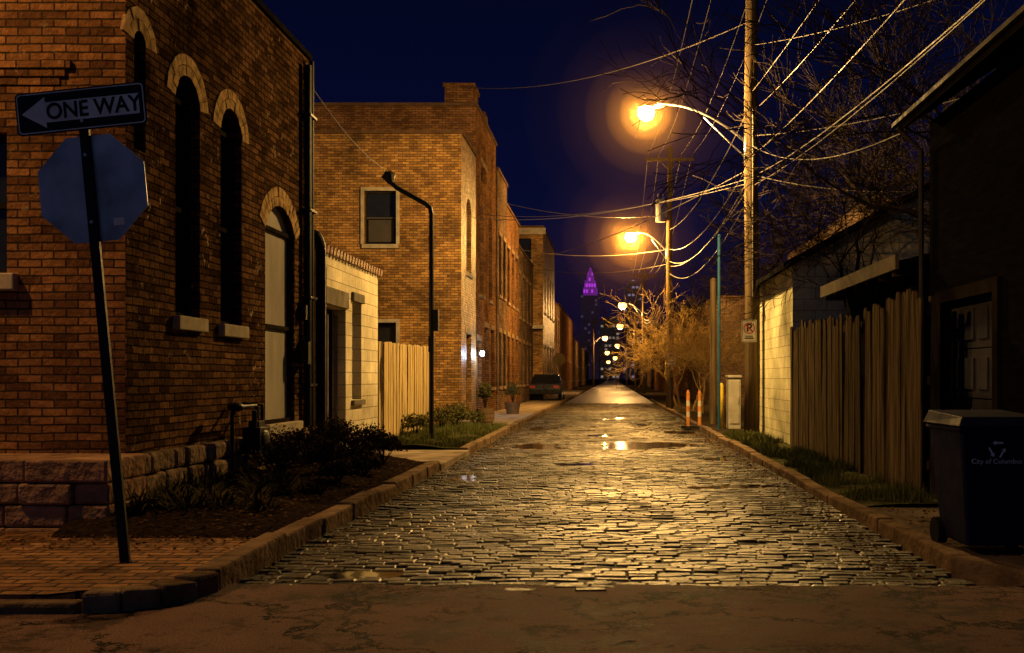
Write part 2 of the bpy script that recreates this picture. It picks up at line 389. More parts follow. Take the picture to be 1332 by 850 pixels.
for (a, b, ra, rb) in PUD:
    p = MB(); pts = []
    for k in range(40):
        t = 2 * math.pi * k / 40; q = 1.15 + .5 * mnoise.noise(Vector((math.cos(t) * 1.5 + a, math.sin(t) * 1.5 + b, 3)))
        pts.append((a + ra * q * math.cos(t), b + rb * q * math.sin(t), rz(a, b) + .019))
    p.face(pts); p.build('puddle', ['water'])

a = MB(); pts = [(-80, -14, .0), (80, -14, .0), (80, 5.5, .0), (4.2, 5.6, .0)]
xs = np.linspace(2.6, -2.55, 90)
for x in xs:
    pts.append((x, 6.32 + .06 * mnoise.noise(Vector((x * 2.2, 0, 0))) + .05 * mnoise.noise(Vector((x * 9, 5, 0))) - .012 * x, .0))
pts += [(-2.7, 6.0, .0), (-80, 6.0, .0)]
a.face(pts); a.build('cross_street', ['asphalt'])

def slab(name, poly, z, matk, thick=.14, bevel=.0, parent=None):
    b = MB(); n = len(poly)
    b.v = [(x, y, z - thick) for x, y in poly] + [(x, y, z) for x, y in poly]
    b.f = [tuple(range(n, 2 * n))] + [(i, (i + 1) % n, n + (i + 1) % n, n + i) for i in range(n)]
    b.m = [0] * len(b.f)
    return b.build(name, [matk], parent, bevel=bevel)
arcp = [(-2.95 + .42 * math.cos(t), 6.25 + .42 * math.sin(t)) for t in np.linspace(-math.pi / 2, 0, 8)]
slab('brick_sidewalk', [(-40, 5.56)] + [(-3.2, 5.66)] + arcp + [(-2.60, 7.78), (-3.9, 7.82), (-4.0, 8.06), (-40, 8.06)], .085, 'walk')
kb = MB()
def kerb_run(mb, path, w, z, side=1, seglen=1.2, mi=0, rr=R):
    for i in range(len(path) - 1):
        p, q = Vector(path[i]), Vector(path[i + 1]); L = (q - p).length; n = max(1, round(L / seglen)); d = (q - p) / L; nn = Vector((-d.y, d.x)) * side
        for k in range(n):
            s0 = p + d * (L * k / n + .006); s1 = p + d * (L * (k + 1) / n - .006)
            o = rr.uniform(-.015, .015); zz = z + rr.uniform(-.015, .015); z2 = zz + rr.uniform(-.015, .015)
            s0 = s0 + nn * o; s1 = s1 + nn * (o + rr.uniform(-.012, .012)); a0 = s0 + nn * w; a1 = s1 + nn * w
            P = [s0, s1, a1, a0]
            if side < 0: P = [s0, a0, a1, s1]
            zt = [zz, z2, z2, zz] if side > 0 else [zz, zz, z2, z2]
            mb.hexa([(c.x, c.y, -.15) for c in P] + [(c.x, c.y, t) for c, t in zip(P, zt)], mi)
path = [(x, y) for x, y in [(-2.95 + .54 * math.cos(t), 6.15 + .60 * math.sin(t)) for t in np.linspace(-math.pi / 2, 0, 5)]] + [(-2.46, 7.6), (-2.45, 14.3)]
kerb_run(kb, path, .17, .125, 1, 1.0)
kerb_run(kb, [(-2.47, 17.2), (-2.5, 60)], .15, .12, 1, 1.6)
kerb_run(kb, [(-40, 5.40), (-2.97, 5.55)], .13, .075, 1, 1.5)
kb.build('kerb', ['kerb'], bevel=.022)
kb = MB(); kerb_run(kb, [(2.95, 5.75), (2.35, 6.9), (2.27, 10.5), (2.27, 60)], .15, .085, -1, 1.5); kb.build('kerb', ['kerb'], bevel=.018)

def mound(name, x0, x1, y0, y1, zf, matk, step=.1, parent=None):
    b = MB(); nx = max(2, int((x1 - x0) / step)); ny = max(2, int((y1 - y0) / step))
    for j in range(ny + 1):
        for i in range(nx + 1):
            X = x0 + (x1 - x0) * i / nx; Y = y0 + (y1 - y0) * j / ny; b.v.append((X, Y, zf(X, Y)))
    for j in range(ny):
        for i in range(nx):
            q = j * (nx + 1) + i; b.f.append((q, q + 1, q + nx + 2, q + nx + 1)); b.m.append(0)
    return b.build(name, [matk], parent, smooth=True)
def bedz(x, y):
    e = max(0, min(1, (y - 7.66) / .5)); z = .10 + e * (.13 * max(0, min(1, (-2.6 - x) / .8)) + .035 * mnoise.noise(Vector((x * 3, y * 3, 0))) + .02 * mnoise.noise(Vector((x * 9, y * 9, 0))))
    return z if y > 7.68 else .04
mound('planting_bed', -4.3, -2.6, 7.62, 14.35, bedz, 'mulch', .07)
slab('driveway', [(-4.3, 14.36), (-2.44, 14.36), (-2.44, 17.18), (-4.3, 17.18)], .075, 'concrete', bevel=.01)
def turfz(x, y): return .10 + .05 * max(0, min(1, (-2.6 - x) / .8)) + .03 * mnoise.noise(Vector((x * 2, y * 2, 0)))
mound('grass_verge', -4.3, -2.6, 17.2, 25.5, turfz, 'turf', .12)
slab('sidewalk', [(-4.3, 25.51), (-2.63, 25.51), (-2.63, 100), (-4.3, 100)], .11, 'concrete')
def rgz(x, y): return .07 + .06 * min(1, max(0, (x - 2.4))) + .03 * mnoise.noise(Vector((x * 2, y * 2, 4)))
mound('grass_verge', 2.40, 3.6, 9.6, 22, rgz, 'turf', .12)
slab('concrete_apron', [(3.05, 5.6), (9, 5.6), (9, 9.58), (2.42, 9.58), (2.48, 6.95)], .07, 'concrete_dark')
slab('gravel_verge', [(2.43, 22.02), (9, 22.02), (9, 100), (2.43, 100)], .07, 'soil')

# ------------------------------------------------------------------ walls with openings
def wall(mb, axis, plane, nsg, a0, a1, z0, z1, ops, mi=0, mi_rev=0, mi_glass=1, mi_frame=2, depth=.18):
    def P(a, z, d=0.):
        return (plane - nsg * d, a, z) if axis == 'x' else (a, plane - nsg * d, z)
    As = sorted(set([a0, a1] + [o[0] for o in ops] + [o[1] for o in ops])); Zs = sorted(set([z0, z1] + [o[2] for o in ops] + [o[3] for o in ops]))
    for i in range(len(As) - 1):
        for j in range(len(Zs) - 1):
            ca = (As[i] + As[i + 1]) / 2; cz = (Zs[j] + Zs[j + 1]) / 2
            if any(o[0] < ca < o[1] and o[2] < cz < o[3] for o in ops): continue
            mb.face([P(As[i], Zs[j]), P(As[i + 1], Zs[j]), P(As[i + 1], Zs[j + 1]), P(As[i], Zs[j + 1])], mi)
    for o in ops:
        oa, ob, oz, ot, rise = o[:5]; kind = o[5] if len(o) > 5 else 'sash'
        w = ob - oa; spr = ot - rise
        if rise > 0:
            top = []
            h = w / 2; rad = (h * h + rise * rise) / (2 * rise); cz = ot - rad; ang = math.asin(min(1, h / rad))
            N = 10
            for k in range(N + 1):
                t = -ang + 2 * ang * k / N; top.append(((oa + ob) / 2 + rad * math.sin(t), cz + rad * math.cos(t)))
            for k in range(N):
                (p0, q0), (p1, q1) = top[k], top[k + 1]
                mb.face([P(p0, q0), P(p1, q1), P(p1, ot), P(p0, ot)], mi)
        else:
            top = [(oa, ot), (ob, ot)]
        outline = [(oa, oz)] + top + [(ob, oz)]
        for k in range(len(outline)):
            (p0, q0), (p1, q1) = outline[k], outline[(k + 1) % len(outline)]
            mb.face([P(p0, q0), P(p1, q1), P(p1, q1, depth), P(p0, q0, depth)], mi_rev)
        def bx(s0, s1, t0, t1, d0, d1, m):
            A = P(s0, t0, d0); B = P(s1, t1, d1); mb.box(min(A[0], B[0]), max(A[0], B[0]), min(A[1], B[1]), max(A[1], B[1]), min(A[2], B[2]), max(A[2], B[2]), m)
        gm = {'sash': mi_glass, 'board': 3, 'dark': mi_frame, 'lit': 3}[kind]
        mb.face([P(p, q, depth) for p, q in outline], gm)
        f = .045
        if kind in ('sash', 'board', 'lit'):
            bx(oa, oa + f, oz, spr, depth - .05, depth - .003, mi_frame); bx(ob - f, ob, oz, spr, depth - .05, depth - .003, mi_frame)
            bx(oa + f, ob - f, oz, oz + f, depth - .05, depth - .003, mi_frame)
            bx(oa + f, ob - f, (oz + spr) / 2 - .025, (oz + spr) / 2 + .025, depth - .04, depth - .003, mi_frame)
            if rise <= 0: bx(oa + f, ob - f, ot - f, ot, depth - .05, depth - .003, mi_frame)
            else: bx(oa + f, ob - f, spr - .02, spr + .03, depth - .045, depth - .003, mi_frame)
def arch_ring(mb, axis, plane, nsg, oa, ob, ot, rise, thick=.21, proud=.006, mi=0, rr=R):
    def P(a, z, d): return (plane - nsg * d, a, z) if axis == 'x' else (a, plane - nsg * d, z)
    w = ob - oa; h = w / 2; rad = (h * h + rise * rise) / (2 * rise); cz = ot - rad; ang = math.asin(min(1, h / rad)) + .05
    N = max(7, int(rad * 2 * ang / .075)); ca = (oa + ob) / 2
    for k in range(N):
        for (r0, r1) in ((rad + .004, rad + thick / 2 - .004), (rad + thick / 2 + .004, rad + thick)):
            t0 = -ang + 2 * ang * k / N + .008; t1 = -ang + 2 * ang * (k + 1) / N - .008; pr = -(proud + rr.uniform(-.003, .008))
            q = [(ca + r * math.sin(t), cz + r * math.cos(t)) for r, t in ((r0, t0), (r0, t1), (r1, t1), (r1, t0))]
            mb.hexa([P(a_, z_, .02) for a_, z_ in q] + [P(a_, z_, pr) for a_, z_ in q], mi)
def stone_wall(mb, axis, plane, nsg, a0, a1, z0, z1, rows, depth=.25, wr=(.28, .6), mi=0, rr=R, proud=.03):
    zz = [z0 + (z1 - z0) * k / rows for k in range(rows + 1)]
    for k in range(1, rows): zz[k] += rr.uniform(-.03, .03)
    for k in range(rows):
        a = a0
        while a < a1 - .02:
            w = rr.uniform(*wr); b = min(a1, a + w)
            if a1 - b < .12: b = a1
            pr = plane + nsg * rr.uniform(0, proud); bk = plane - nsg * depth
            e = .004
            if axis == 'x': mb.box(min(pr, bk), max(pr, bk), a + e, b - e, zz[k] + e, zz[k + 1] - e, mi)
            else: mb.box(a + e, b - e, min(pr, bk), max(pr, bk), zz[k] + e, zz[k + 1] - e, mi)
            a = b

# ------------------------------------------------------------------ near brick building
WX = -4.23
par = empty('brick_building')
m = MB()
sideops = [(8.86, 9.08, 3.35, 4.42, .10), (9.70, 10.28, 1.92, 4.32, .25), (10.82, 11.44, 1.90, 4.30, .27)]
wall(m, 'x', WX, 1, 8.7, 12.0, .62, 5.75, sideops, depth=.14)
wall(m, 'x', WX, 1, 12.0, 14.0, .62, 5.75, [(12.22, 13.35, .74, 3.50, .32, 'board')], depth=.09)
m.build('side_wall', ['brick_side', 'glass', 'darkwood', 'board'], par)
m = MB(); wall(m, 'y', 8.7, -1, -14, WX, .62, 5.75, [(-6.2, -5.26, 2.22, 3.45, 0), (-9.2, -8.2, 2.22, 3.45, 0)])
m.face([(WX, 14, 0), (WX - 8, 14, 0), (WX - 8, 14, 5.75), (WX, 14, 5.75)])
m.build('front_wall', ['brick_near', 'glass', 'darkwood'], par)
m = MB()
for k, (z0, z1, p) in enumerate(((3.86, 3.93, .008), (3.932, 4.0, .016), (4.002, 4.07, .024))):
    m.box(-14, -4.8 + .05 * k, 8.7 - p, 8.72, z0, z1)
m.build('corbel_band', ['brick_near'], par)
m = MB()
for o in sideops: arch_ring(m, 'x', WX, 1, o[0], o[1], o[3], o[4])
arch_ring(m, 'x', WX, 1, 12.22, 13.35, 3.50, .32, thick=.24)
m.build('arches', ['arch'], par)
m = MB()
for o in sideops[1:]: m.box(WX - .1, WX + .07, o[0] - .06, o[1] + .06, o[2] - .14, o[2] - .002)
m.box(WX - .1, WX + .09, 12.12, 13.45, .60, .738)
m.box(-6.3, -5.16, 8.62, 8.8, 2.07, 2.218); m.box(-9.3, -8.1, 8.62, 8.8, 2.07, 2.218)
m.build('window_sills', ['sill'], par, bevel=.012)
m = MB(); m.box(WX - .1, WX + .0, 8.74, 13.98, -.05, .63); m.build('foundation_backing', ['bed'], par)
m = MB(); stone_wall(m, 'x', WX + .05, 1, 8.72, 14.0, -.05, .64, 4, proud=.09, wr=(.18, .5)); m.build('stone_foundation', ['stone'], par, bevel=.035)
m = MB(); stone_wall(m, 'y', 8.02, -1, -14, -4.03, -.05, .66, 4, depth=.67, wr=(.35, .8), proud=.04); m.build('stone_plinth', ['stone_base'], par, bevel=.02)
m = MB(); m.box(-14, WX + .04, 8.66, 14.04, 5.76, 5.84); m.box(-14, WX - .1, 8.8, 13.9, 5.4, 5.5); m.build('parapet_coping', ['roofing'], par, bevel=.01)
m = MB()
m.tube([(WX + .07, 13.72, 5.6), (WX + .07, 13.72, .5)], .05, 8); m.tube([(WX + .07, 13.88, 5.7), (WX + .07, 13.88, .3)], .035, 8)
for z in (1.2, 2.4, 3.6, 4.9): m.box(WX, WX + .13, 13.64, 13.95, z, z + .03)
m.box(WX + .0, WX + .14, 13.5, 13.62, 1.5, 1.8); m.box(WX, WX + .1, 13.52, 13.6, 2.1, 2.3)
m.build('downspout', ['black'], par)
m = MB(); pts = [(-4.1, 14.12, .2), (-4.1, 14.12, 3.1)]
for t in np.linspace(0, math.pi / 2, 7): pts.append((-4.22 + .12 * math.cos(t), 14.12, 3.1 + .25 * math.sin(t)))
m.tube(pts + [(-4.5, 14.12, 3.36)], .07, 10); m.tube([(-4.1, 14.28, .2), (-4.1, 14.28, 2.9)], .035, 8)
m.build('vent_pipe', ['black'])

m = MB(); Y = 11.0
m.tube([(-4.0, Y - .45, .15), (-4.0, Y - .45, .92), (-4.0, Y - .40, 1.0), (-4.0, Y - .15, 1.0)], .022, 8)
m.tube([(-4.0, Y - .2, 1.0), (-4.0, Y + .25, 1.0), (-4.0, Y + .3, .95), (-4.0, Y + .3, .85)], .022, 8)
m.ellipsoid((-4.0, Y - .35, 1.0), (.09, .09, .05)); m.tube([(-4.0, Y + .0, 1.0), (-4.2, Y + .0, 1.0)], .02, 8)
m.tube([(-3.98, Y + .15, .62), (-3.98, Y + .15, .95)], .03, 8); m.tube([(-3.98, Y + .4, .62), (-3.98, Y + .4, 1.0), (-4.2, Y + .4, 1.02)], .022, 8)
m.box(-4.10, -3.90, Y + .10, Y + .42, .46, .76); m.ellipsoid((-3.9, Y + .26, .61), (.04, .12, .12)); m.box(-4.06, -3.94, Y + .18, Y + .36, .76, .83)
m.build('gas_meter', ['black'], bevel=.02)

# ------------------------------------------------------------------ painted block garage
par = empty('block_garage'); GX = -4.25
m = MB(); wall(m, 'x', GX, 1, 14.42, 18.2, 0, 3.22, [(14.85, 16.0, .08, 2.4, 0, 'dark'), (16.4, 17.0, .95, 2.55, 0, 'dark')], depth=.22)
m.face([(GX, 18.2, 0), (GX - 6, 18.2, 0), (GX - 6, 18.2, 3.22), (GX, 18.2, 3.22)]); m.face([(GX, 14.42, 0), (GX - 6, 14.42, 0), (GX - 6, 14.42, 3.22), (GX, 14.42, 3.22)])
m.face([(GX, 14.42, 3.2), (GX - 6, 14.42, 3.2), (GX - 6, 18.2, 3.2), (GX, 18.2, 3.2)])
m.build('walls', ['block', 'glass', 'darkwood'], par)
m = MB(); m.box(GX - .03, GX + .03, 14.75, 16.1, 2.42, 2.68); m.box(GX - .05, GX + .05, 16.35, 17.05, 2.57, 2.72)
m.box(GX - .16, GX - .12, 14.9, 14.98, .08, 2.3); m.box(GX - .16, GX - .12, 15.4, 15.46, .08, 2.3); m.box(GX - .16, GX - .12, 15.9, 15.97, .08, 2.3)
m.box(GX - .1, GX + .06, 16.33, 17.07, .86, .945); m.build('lintels', ['lintel'], par, bevel=.008)
m = MB(); y = 14.42
while y < 18.2:
    m.tube([(GX - .28, y, 3.26), (GX + .07, y, 3.22)], .065, 8); m.box(GX - .25, GX + .03, y + .05, y + .13, 3.2, 3.245); y += .18
m.build('coping_tiles', ['coping'], par)

# ------------------------------------------------------------------ fences
def board_fence(name, x, y0, y1, z0, zt, matk, bw=.14, thick=.022, jit=.03, gap=.008, lean=.01, seed=1, dog=True, face=1, missing=0., dj=.015):
    rr = random.Random(seed); m = MB(); y = y0
    while y < y1:
        w = bw * rr.uniform(.85, 1.15)
        if rr.random() > missing:
            h = zt(y) + rr.uniform(-jit, jit); dx = rr.uniform(-dj, dj) * face; l = rr.uniform(-lean, lean); l2 = rr.uniform(-lean, lean) * .5
            a, b = y + gap / 2, y + w - gap / 2; c = .035 if dog else .001; lz = h - z0
            pr = [(a, z0), (b, z0), (b + l * lz, h - c), (b - c + l * lz, h), (a + c + l * lz, h), (a + l * lz, h - c)]
            base = len(m.v)
            for d in (0, thick):
                for (p, q) in pr: m.v.append((x + dx + d + l2 * (q - z0), p, q))
            n = 6; m.f.append(tuple(base + i for i in range(n))); m.f.append(tuple(base + n + i for i in reversed(range(n)))); m.m += [0, 0]
            for i in range(n):
                j = (i + 1) % n; m.f.append((base + i, base + n + i, base + n + j, base + j)); m.m.append(0)
        y += w
    bk = x - .06 * face
    for z in (z0 + .3, (z0 + zt(y0)) / 2 + .1, zt(y0) - .25): m.box(min(bk, bk + .035), max(bk, bk + .035), y0, y1, z, z + .09)
    yy = y0
    while yy < y1: m.box(bk - .1 if face > 0 else bk + .04, bk - .01 if face > 0 else bk + .13, yy, yy + .09, z0 - .1, zt(yy) - .05); yy += 2.2
    return m.build(name, [matk])
board_fence('wooden_fence', -4.25, 18.25, 23.6, .08, lambda y: 1.98 + .012 * (y - 18), 'wood', seed=4, jit=.012)
board_fence('wooden_fence', 3.15, 10.15, 17.5, .08, lambda y: 2.16 + .06 * math.sin(y * 1.3), 'wood_grey', bw=.17, seed=9, jit=.09, gap=.012, lean=.016, face=-1, missing=.0, dj=.012)

# ------------------------------------------------------------------ two-storey brick building & row
def rowwin(y0, y1, z0, z1, n, w, rise=.0, kind='sash'):
    st = (y1 - y0) / n
    return [(y0 + st * (k + .5) - w / 2, y0 + st * (k + .5) + w / 2, z0, z1, rise, kind) for k in range(n)]
def townhouse(name, x0, x1, y0, y1, H, bm, sides, front, cornice=True, sm='stone'):
    par = empty(name); m = MB()
    wall(m, 'x', x1, 1, y0, y1, 0, H, sides); wall(m, 'y', y0, -1, x0, x1, 0, H, front)
    m.face([(x0, y0, 0), (x0, y1, 0), (x0, y1, H), (x0, y0, H)]); m.face([(x0, y1, 0), (x1, y1, 0), (x1, y1, H), (x0, y1, H)])
    m.build('walls', [bm, 'glass', 'darkwood', 'litwin'], par)
    r = MB(); r.face([(x0, y0, H - .25), (x1, y0, H - .25), (x1, y1, H - .25), (x0, y1, H - .25)]); r.build('roof', ['roofing'], par)
    s = MB()
    for o in sides:
        if o[5] != 'lit': s.box(x1 - .08, x1 + .06, o[0] - .06, o[1] + .06, o[2] - .12, o[2] - .003)
        if o[4] == 0: s.box(x1 - .03, x1 + .025, o[0] - .1, o[1] + .1, o[3] + .003, o[3] + .18)
    for o in front:
        s.box(o[0] - .06, o[1] + .06, y0 - .06, y0 + .08, o[2] - .12, o[2] - .003)
    if cornice:
        s.box(x0 - .02, x1 + .06, y0 - .06, y0 + .2, H + .002, H + .1, 1); s.box(x1 - .2, x1 + .06, y0 + .203, y1, H + .002, H + .1, 1)
    s.build('trim', [sm, 'trimdark'], par, bevel=.008)
    return par
A = townhouse('brick_house', -14, -4.2, 28, 31, 8.15, 'brick_a',
    [(29.0, 30.0, .3, 2.6, 0, 'sash'), (29.0, 30.0, 4.4, 6.6, .3, 'sash')],
    [(-6.92, -6.02, 5.06, 6.55, 0, 'sash'), (-6.85, -6.02, 1.5, 2.86, 0, 'sash'), (-9.9, -9.0, 5.06, 6.55, 0, 'sash')], sm='sill')
m = MB()
for (xa, xb, za, zb) in ((-6.92, -6.02, 5.06, 6.55), (-6.85, -6.02, 1.5, 2.86)):
    m.box(xa - .09, xa, 27.95, 28.02, za, zb + .1); m.box(xb, xb + .09, 27.95, 28.02, za, zb + .1); m.box(xa, xb, 27.95, 28.02, zb, zb + .1)
m.build('window_casing', ['sill'], A, bevel=.006)
m = MB(); m.box(-6.875, -6.065, 28.085, 28.125, 5.78, 5.83); m.box(-6.83, -6.11, 28.13, 28.15, 5.14, 5.76); m.build('sash_and_shade', ['blind'], A)
B = townhouse('brick_townhouse', -12, -4.2, 31.02, 36.4, 9.75, 'brick_b',
    [(31.4, 32.4, .15, 2.5, 0, 'sash'), (33.2, 34.3, 1.0, 3.0, 0, 'sash'), (35, 36, 1.0, 3.0, 0, 'sash'), (31.9, 32.9, 4.0, 6.9, .4, 'sash'), (34.3, 35.3, 4.0, 6.9, .4, 'sash'), (32.3, 33.6, 7.7, 8.25, 0, 'lit')], [])
m = MB(); m.box(-5.2, -4.3, 31.2, 32.3, 9.3, 10.4); m.box(-5.25, -4.25, 31.15, 32.35, 10.4, 10.52); m.box(-5.1, -4.4, 34.8, 35.6, 9.7, 10.6); m.build('chimney', ['brick_b'], B)
townhouse('brick_townhouse', -12, -4.15, 36.42, 39.8, 8.9, 'brick_c', rowwin(36.6, 39.6, 1, 3, 2, .8) + rowwin(36.6, 39.6, 4.4, 6.6, 2, .8), [])
townhouse('brick_townhouse', -12, -4.2, 39.82, 45.6, 8.2, 'brick_b', rowwin(40, 45.4, 1, 3, 3, .9) + rowwin(40, 45.4, 4.4, 6.6, 3, .9), [])
townhouse('brick_townhouse', -12, -4.3, 45.62, 54.9, 7.4, 'brick_c', rowwin(46, 54.5, 1, 3, 4, .9) + rowwin(46, 54.5, 4.2, 6.2, 4, .9), [])
E = townhouse('brick_townhouse', -12, -3.75, 55, 66, 9.6, 'brick_a', rowwin(55.5, 65.5, 1, 3, 4, 1) + rowwin(55.5, 65.5, 5, 7.2, 4, 1),
    [(-5.1, -4.4, 7.8, 9.0, 0, 'sash'), (-5.1, -4.4, 1.6, 3.4, 0, 'sash'), (-5.1, -4.4, 4.8, 6.6, 0, 'sash')], sm='sill')
m = MB(); m.box(-5.6, -3.7, 54.4, 54.9, 4.0, 4.2); m.box(-5.5, -3.8, 54.6, 54.98, .1, .9); m.box(-12, -3.6, 54.8, 55.0, 9.2, 9.55); m.build('porch_trim', ['sill'], E)
townhouse('townhouse', -14, -4.3, 68, 84, 7.0, 'brick_c', rowwin(69, 83, 1, 3, 5, 1) + rowwin(69, 83, 4, 6, 5, 1), [])
townhouse('townhouse', -14, -4.6, 88, 120, 7.8, 'brick_b', rowwin(89, 119, 1, 3, 9, 1), [])
townhouse('townhouse', -14, -5, 125, 220, 6.5, 'brick_c', rowwin(126, 219, 1, 3, 20, 1), [])

L = empty('wall_lantern'); m = MB(); m.box(-4.18, -4.14, 31.1, 31.2, 2.0, 2.25); m.tube([(-4.16, 31.15, 2.2), (-4.02, 31.15, 2.28), (-4.02, 31.15, 2.18)], .012, 6); m.tube([(-4.02, 31.15, 2.2), (-4.02, 31.15, 2.15)], [.03, .09], 8)
m.build('bracket', ['black'], L); m = MB(); m.ellipsoid((-4.02, 31.15, 2.08), (.07, .07, .09)); m.build('globe', ['lens_white'], L, smooth=True)
light('lantern_light', (-3.88, 31.1, 2.05), 70, (.55, .74, 1), .05, L)

# ------------------------------------------------------------------ right side structures
par = empty('painted_block_garage')
m = MB(); wall(m, 'x', 3.2, -1, 17.62, 21.9, 0, 3.3, []); m.face([(3.2, 17.62, 0), (9, 17.62, 0), (9, 17.62, 3.3), (6.1, 17.62, 4.9), (3.2, 17.62, 3.3)])
m.face([(3.2, 21.9, 0), (9, 21.9, 0), (9, 21.9, 3.3), (6.1, 21.9, 4.9), (3.2, 21.9, 3.3)]); m.face([(9, 17.62, 0), (9, 21.9, 0), (9, 21.9, 3.3), (9, 17.62, 3.3)])
m.build('walls', ['block_r', 'glass', 'darkwood'], par)
m = MB(); m.hexa([(3.0, 17.4, 3.22), (3.0, 22.1, 3.22), (6.1, 22.1, 4.93), (6.1, 17.4, 4.93), (3.0, 17.4, 3.32), (3.0, 22.1, 3.32), (6.1, 22.1, 5.03), (6.1, 17.4, 5.03)])
m.hexa([(9.2, 17.4, 3.22), (6.1, 17.4, 4.93), (6.1, 22.1, 4.93), (9.2, 22.1, 3.22), (9.2, 17.4, 3.32), (6.1, 17.4, 5.03), (6.1, 22.1, 5.03), (9.2, 22.1, 3.32)])
m.build('roof', ['roofing'], par)

par = empty('shed')
m = MB(); m.box(3.62, 7, 11.6, 15.4, 0, 2.6); m.build('walls', ['charcoal'], par)
m = MB(); m.hexa([(3.3, 11.5, 2.60), (3.3, 15.5, 2.60), (7.1, 15.5, 3.5), (7.1, 11.5, 3.5), (3.3, 11.5, 2.66), (3.3, 15.5, 2.66), (7.1, 15.5, 3.56), (7.1, 11.5, 3.56)])
m.build('roof', ['roofing'], par)
m = MB(); m.box(3.255, 3.297, 11.45, 15.55, 2.56, 2.73)
m.build('fascia', ['lintel'], par)
m = MB(); y = 11.7
while y < 15.5: m.box(3.3, 3.6, y, y + .05, 2.5, 2.59); y += .6
m.build('rafter_tails', ['wood_grey'], par)

par = empty('garage')
m = MB(); wall(m, 'x', 3.6, -1, 4.8, 11.3, 0, 4.2, [(9.35, 10.9, .08, 2.12, 0, 'dark')], depth=.14)
m.face([(3.6, 11.3, 0), (10, 11.3, 0), (10, 11.3, 4.2), (6.8, 11.3, 6.4), (3.6, 11.3, 4.2)]); m.face([(3.6, 4.8, 0), (10, 4.8, 0), (10, 4.8, 4.2), (6.8, 4.8, 6.4), (3.6, 4.8, 4.2)])
m.build('walls', ['charcoal', 'glass', 'darkwood'], par)
m = MB(); zs = np.linspace(.08, 2.12, 5)
for k in range(4):
    m.box(3.705, 3.725, 9.37, 10.88, zs[k] + .005, zs[k + 1] - .005)
    for q in range(4):
        ya = 9.37 + q * .3775; m.box(3.69, 3.7045, ya + .06, ya + .32, zs[k] + .09, zs[k + 1] - .09)
m.build('panel_door', ['doordark'], par, bevel=.006)
m = MB(); m.box(3.56, 3.597, 9.22, 9.35, .08, 2.25); m.box(3.56, 3.597, 10.9, 11.0, .08, 2.25); m.box(3.56, 3.597, 9.352, 10.898, 2.12, 2.25); m.build('door_casing', ['darkwood'], par)
m = MB(); m.hexa([(3.28, 4.5, 4.12), (3.28, 11.5, 4.12), (6.8, 11.5, 6.45), (6.8, 4.5, 6.45), (3.28, 4.5, 4.22), (3.28, 11.5, 4.22), (6.8, 11.5, 6.55), (6.8, 4.5, 6.55)])
m.hexa([(10.3, 4.5, 4.12), (6.8, 4.5, 6.45), (6.8, 11.5, 6.45), (10.3, 11.5, 4.12), (10.3, 4.5, 4.22), (6.8, 4.5, 6.55), (6.8, 11.5, 6.55), (10.3, 11.5, 4.22)])
m.build('roof', ['roofing'], par)
m = MB(); m.box(3.23, 3.275, 4.5, 11.52, 4.19, 4.235); m.tube([(3.25, 11.35, 4.15), (3.52, 11.36, 3.9), (3.54, 11.36, .1)], .03, 8); m.build('gutter_and_downspout', ['gutter'], par)

townhouse('house', 6, 14, 24, 34, 5.5, 'brick_c', [], [(8, 9, 1, 2.5, 0, 'sash')])
townhouse('house', 4.6, 12, 46, 60, 5.0, 'brick_c', [], [])
townhouse('house', 4.8, 14, 66, 110, 6.0, 'brick_b', [], [])
townhouse('house', 5.5, 14, 120, 220, 6.5, 'brick_c', [], [])

# ------------------------------------------------------------------ utility poles + street lamps
def utility_pole(x, y, h, r=.15, cross=True, transformer=False, name='utility_pole', mk='pole'):
    par = empty(name); m = MB(); pts = [(x + .02 * math.sin(k), y, h * k / 8) for k in range(9)]
    m.tube(pts, [r * (1 - .25 * k / 8) for k in range(9)], 14); m.build('shaft', [mk], par, smooth=True)
    if cross:
        m = MB(); m.box(x - .98, x + .98, y - .2, y - .1, h - .62, h - .5)
        for q in (-.9, -.45, .45, .9): m.tube([(x + q, y - .15, h - .5), (x + q, y - .15, h - .38), (x + q, y - .15, h - .32)], [.02, .045, .03], 8)
        m.tube([(x - .5, y - .14, h - .56), (x, y - .12, h - 1.0)], .015, 5); m.tube([(x + .5, y - .14, h - .56), (x, y - .12, h - 1.0)], .015, 5)
        m.build('crossarm', ['pole'], par)
    if transformer:
        m = MB(); m.tube([(x - .38, y - .05, h - 3.1), (x - .38, y - .05, h - 2.2)], .2, 14); m.tube([(x - .38, y - .05, h - 2.2), (x - .38, y - .05, h - 2.12)], [.2, .08], 14); m.box(x - .25, x, y - .08, y, h - 2.9, h - 2.5)
        for q in (-.1, .1): m.tube([(x - .38 + q, y - .05, h - 2.15), (x - .38 + q, y - .05, h - 1.95)], .03, 6)
        m.build('transformer', ['galv'], par)
    return par
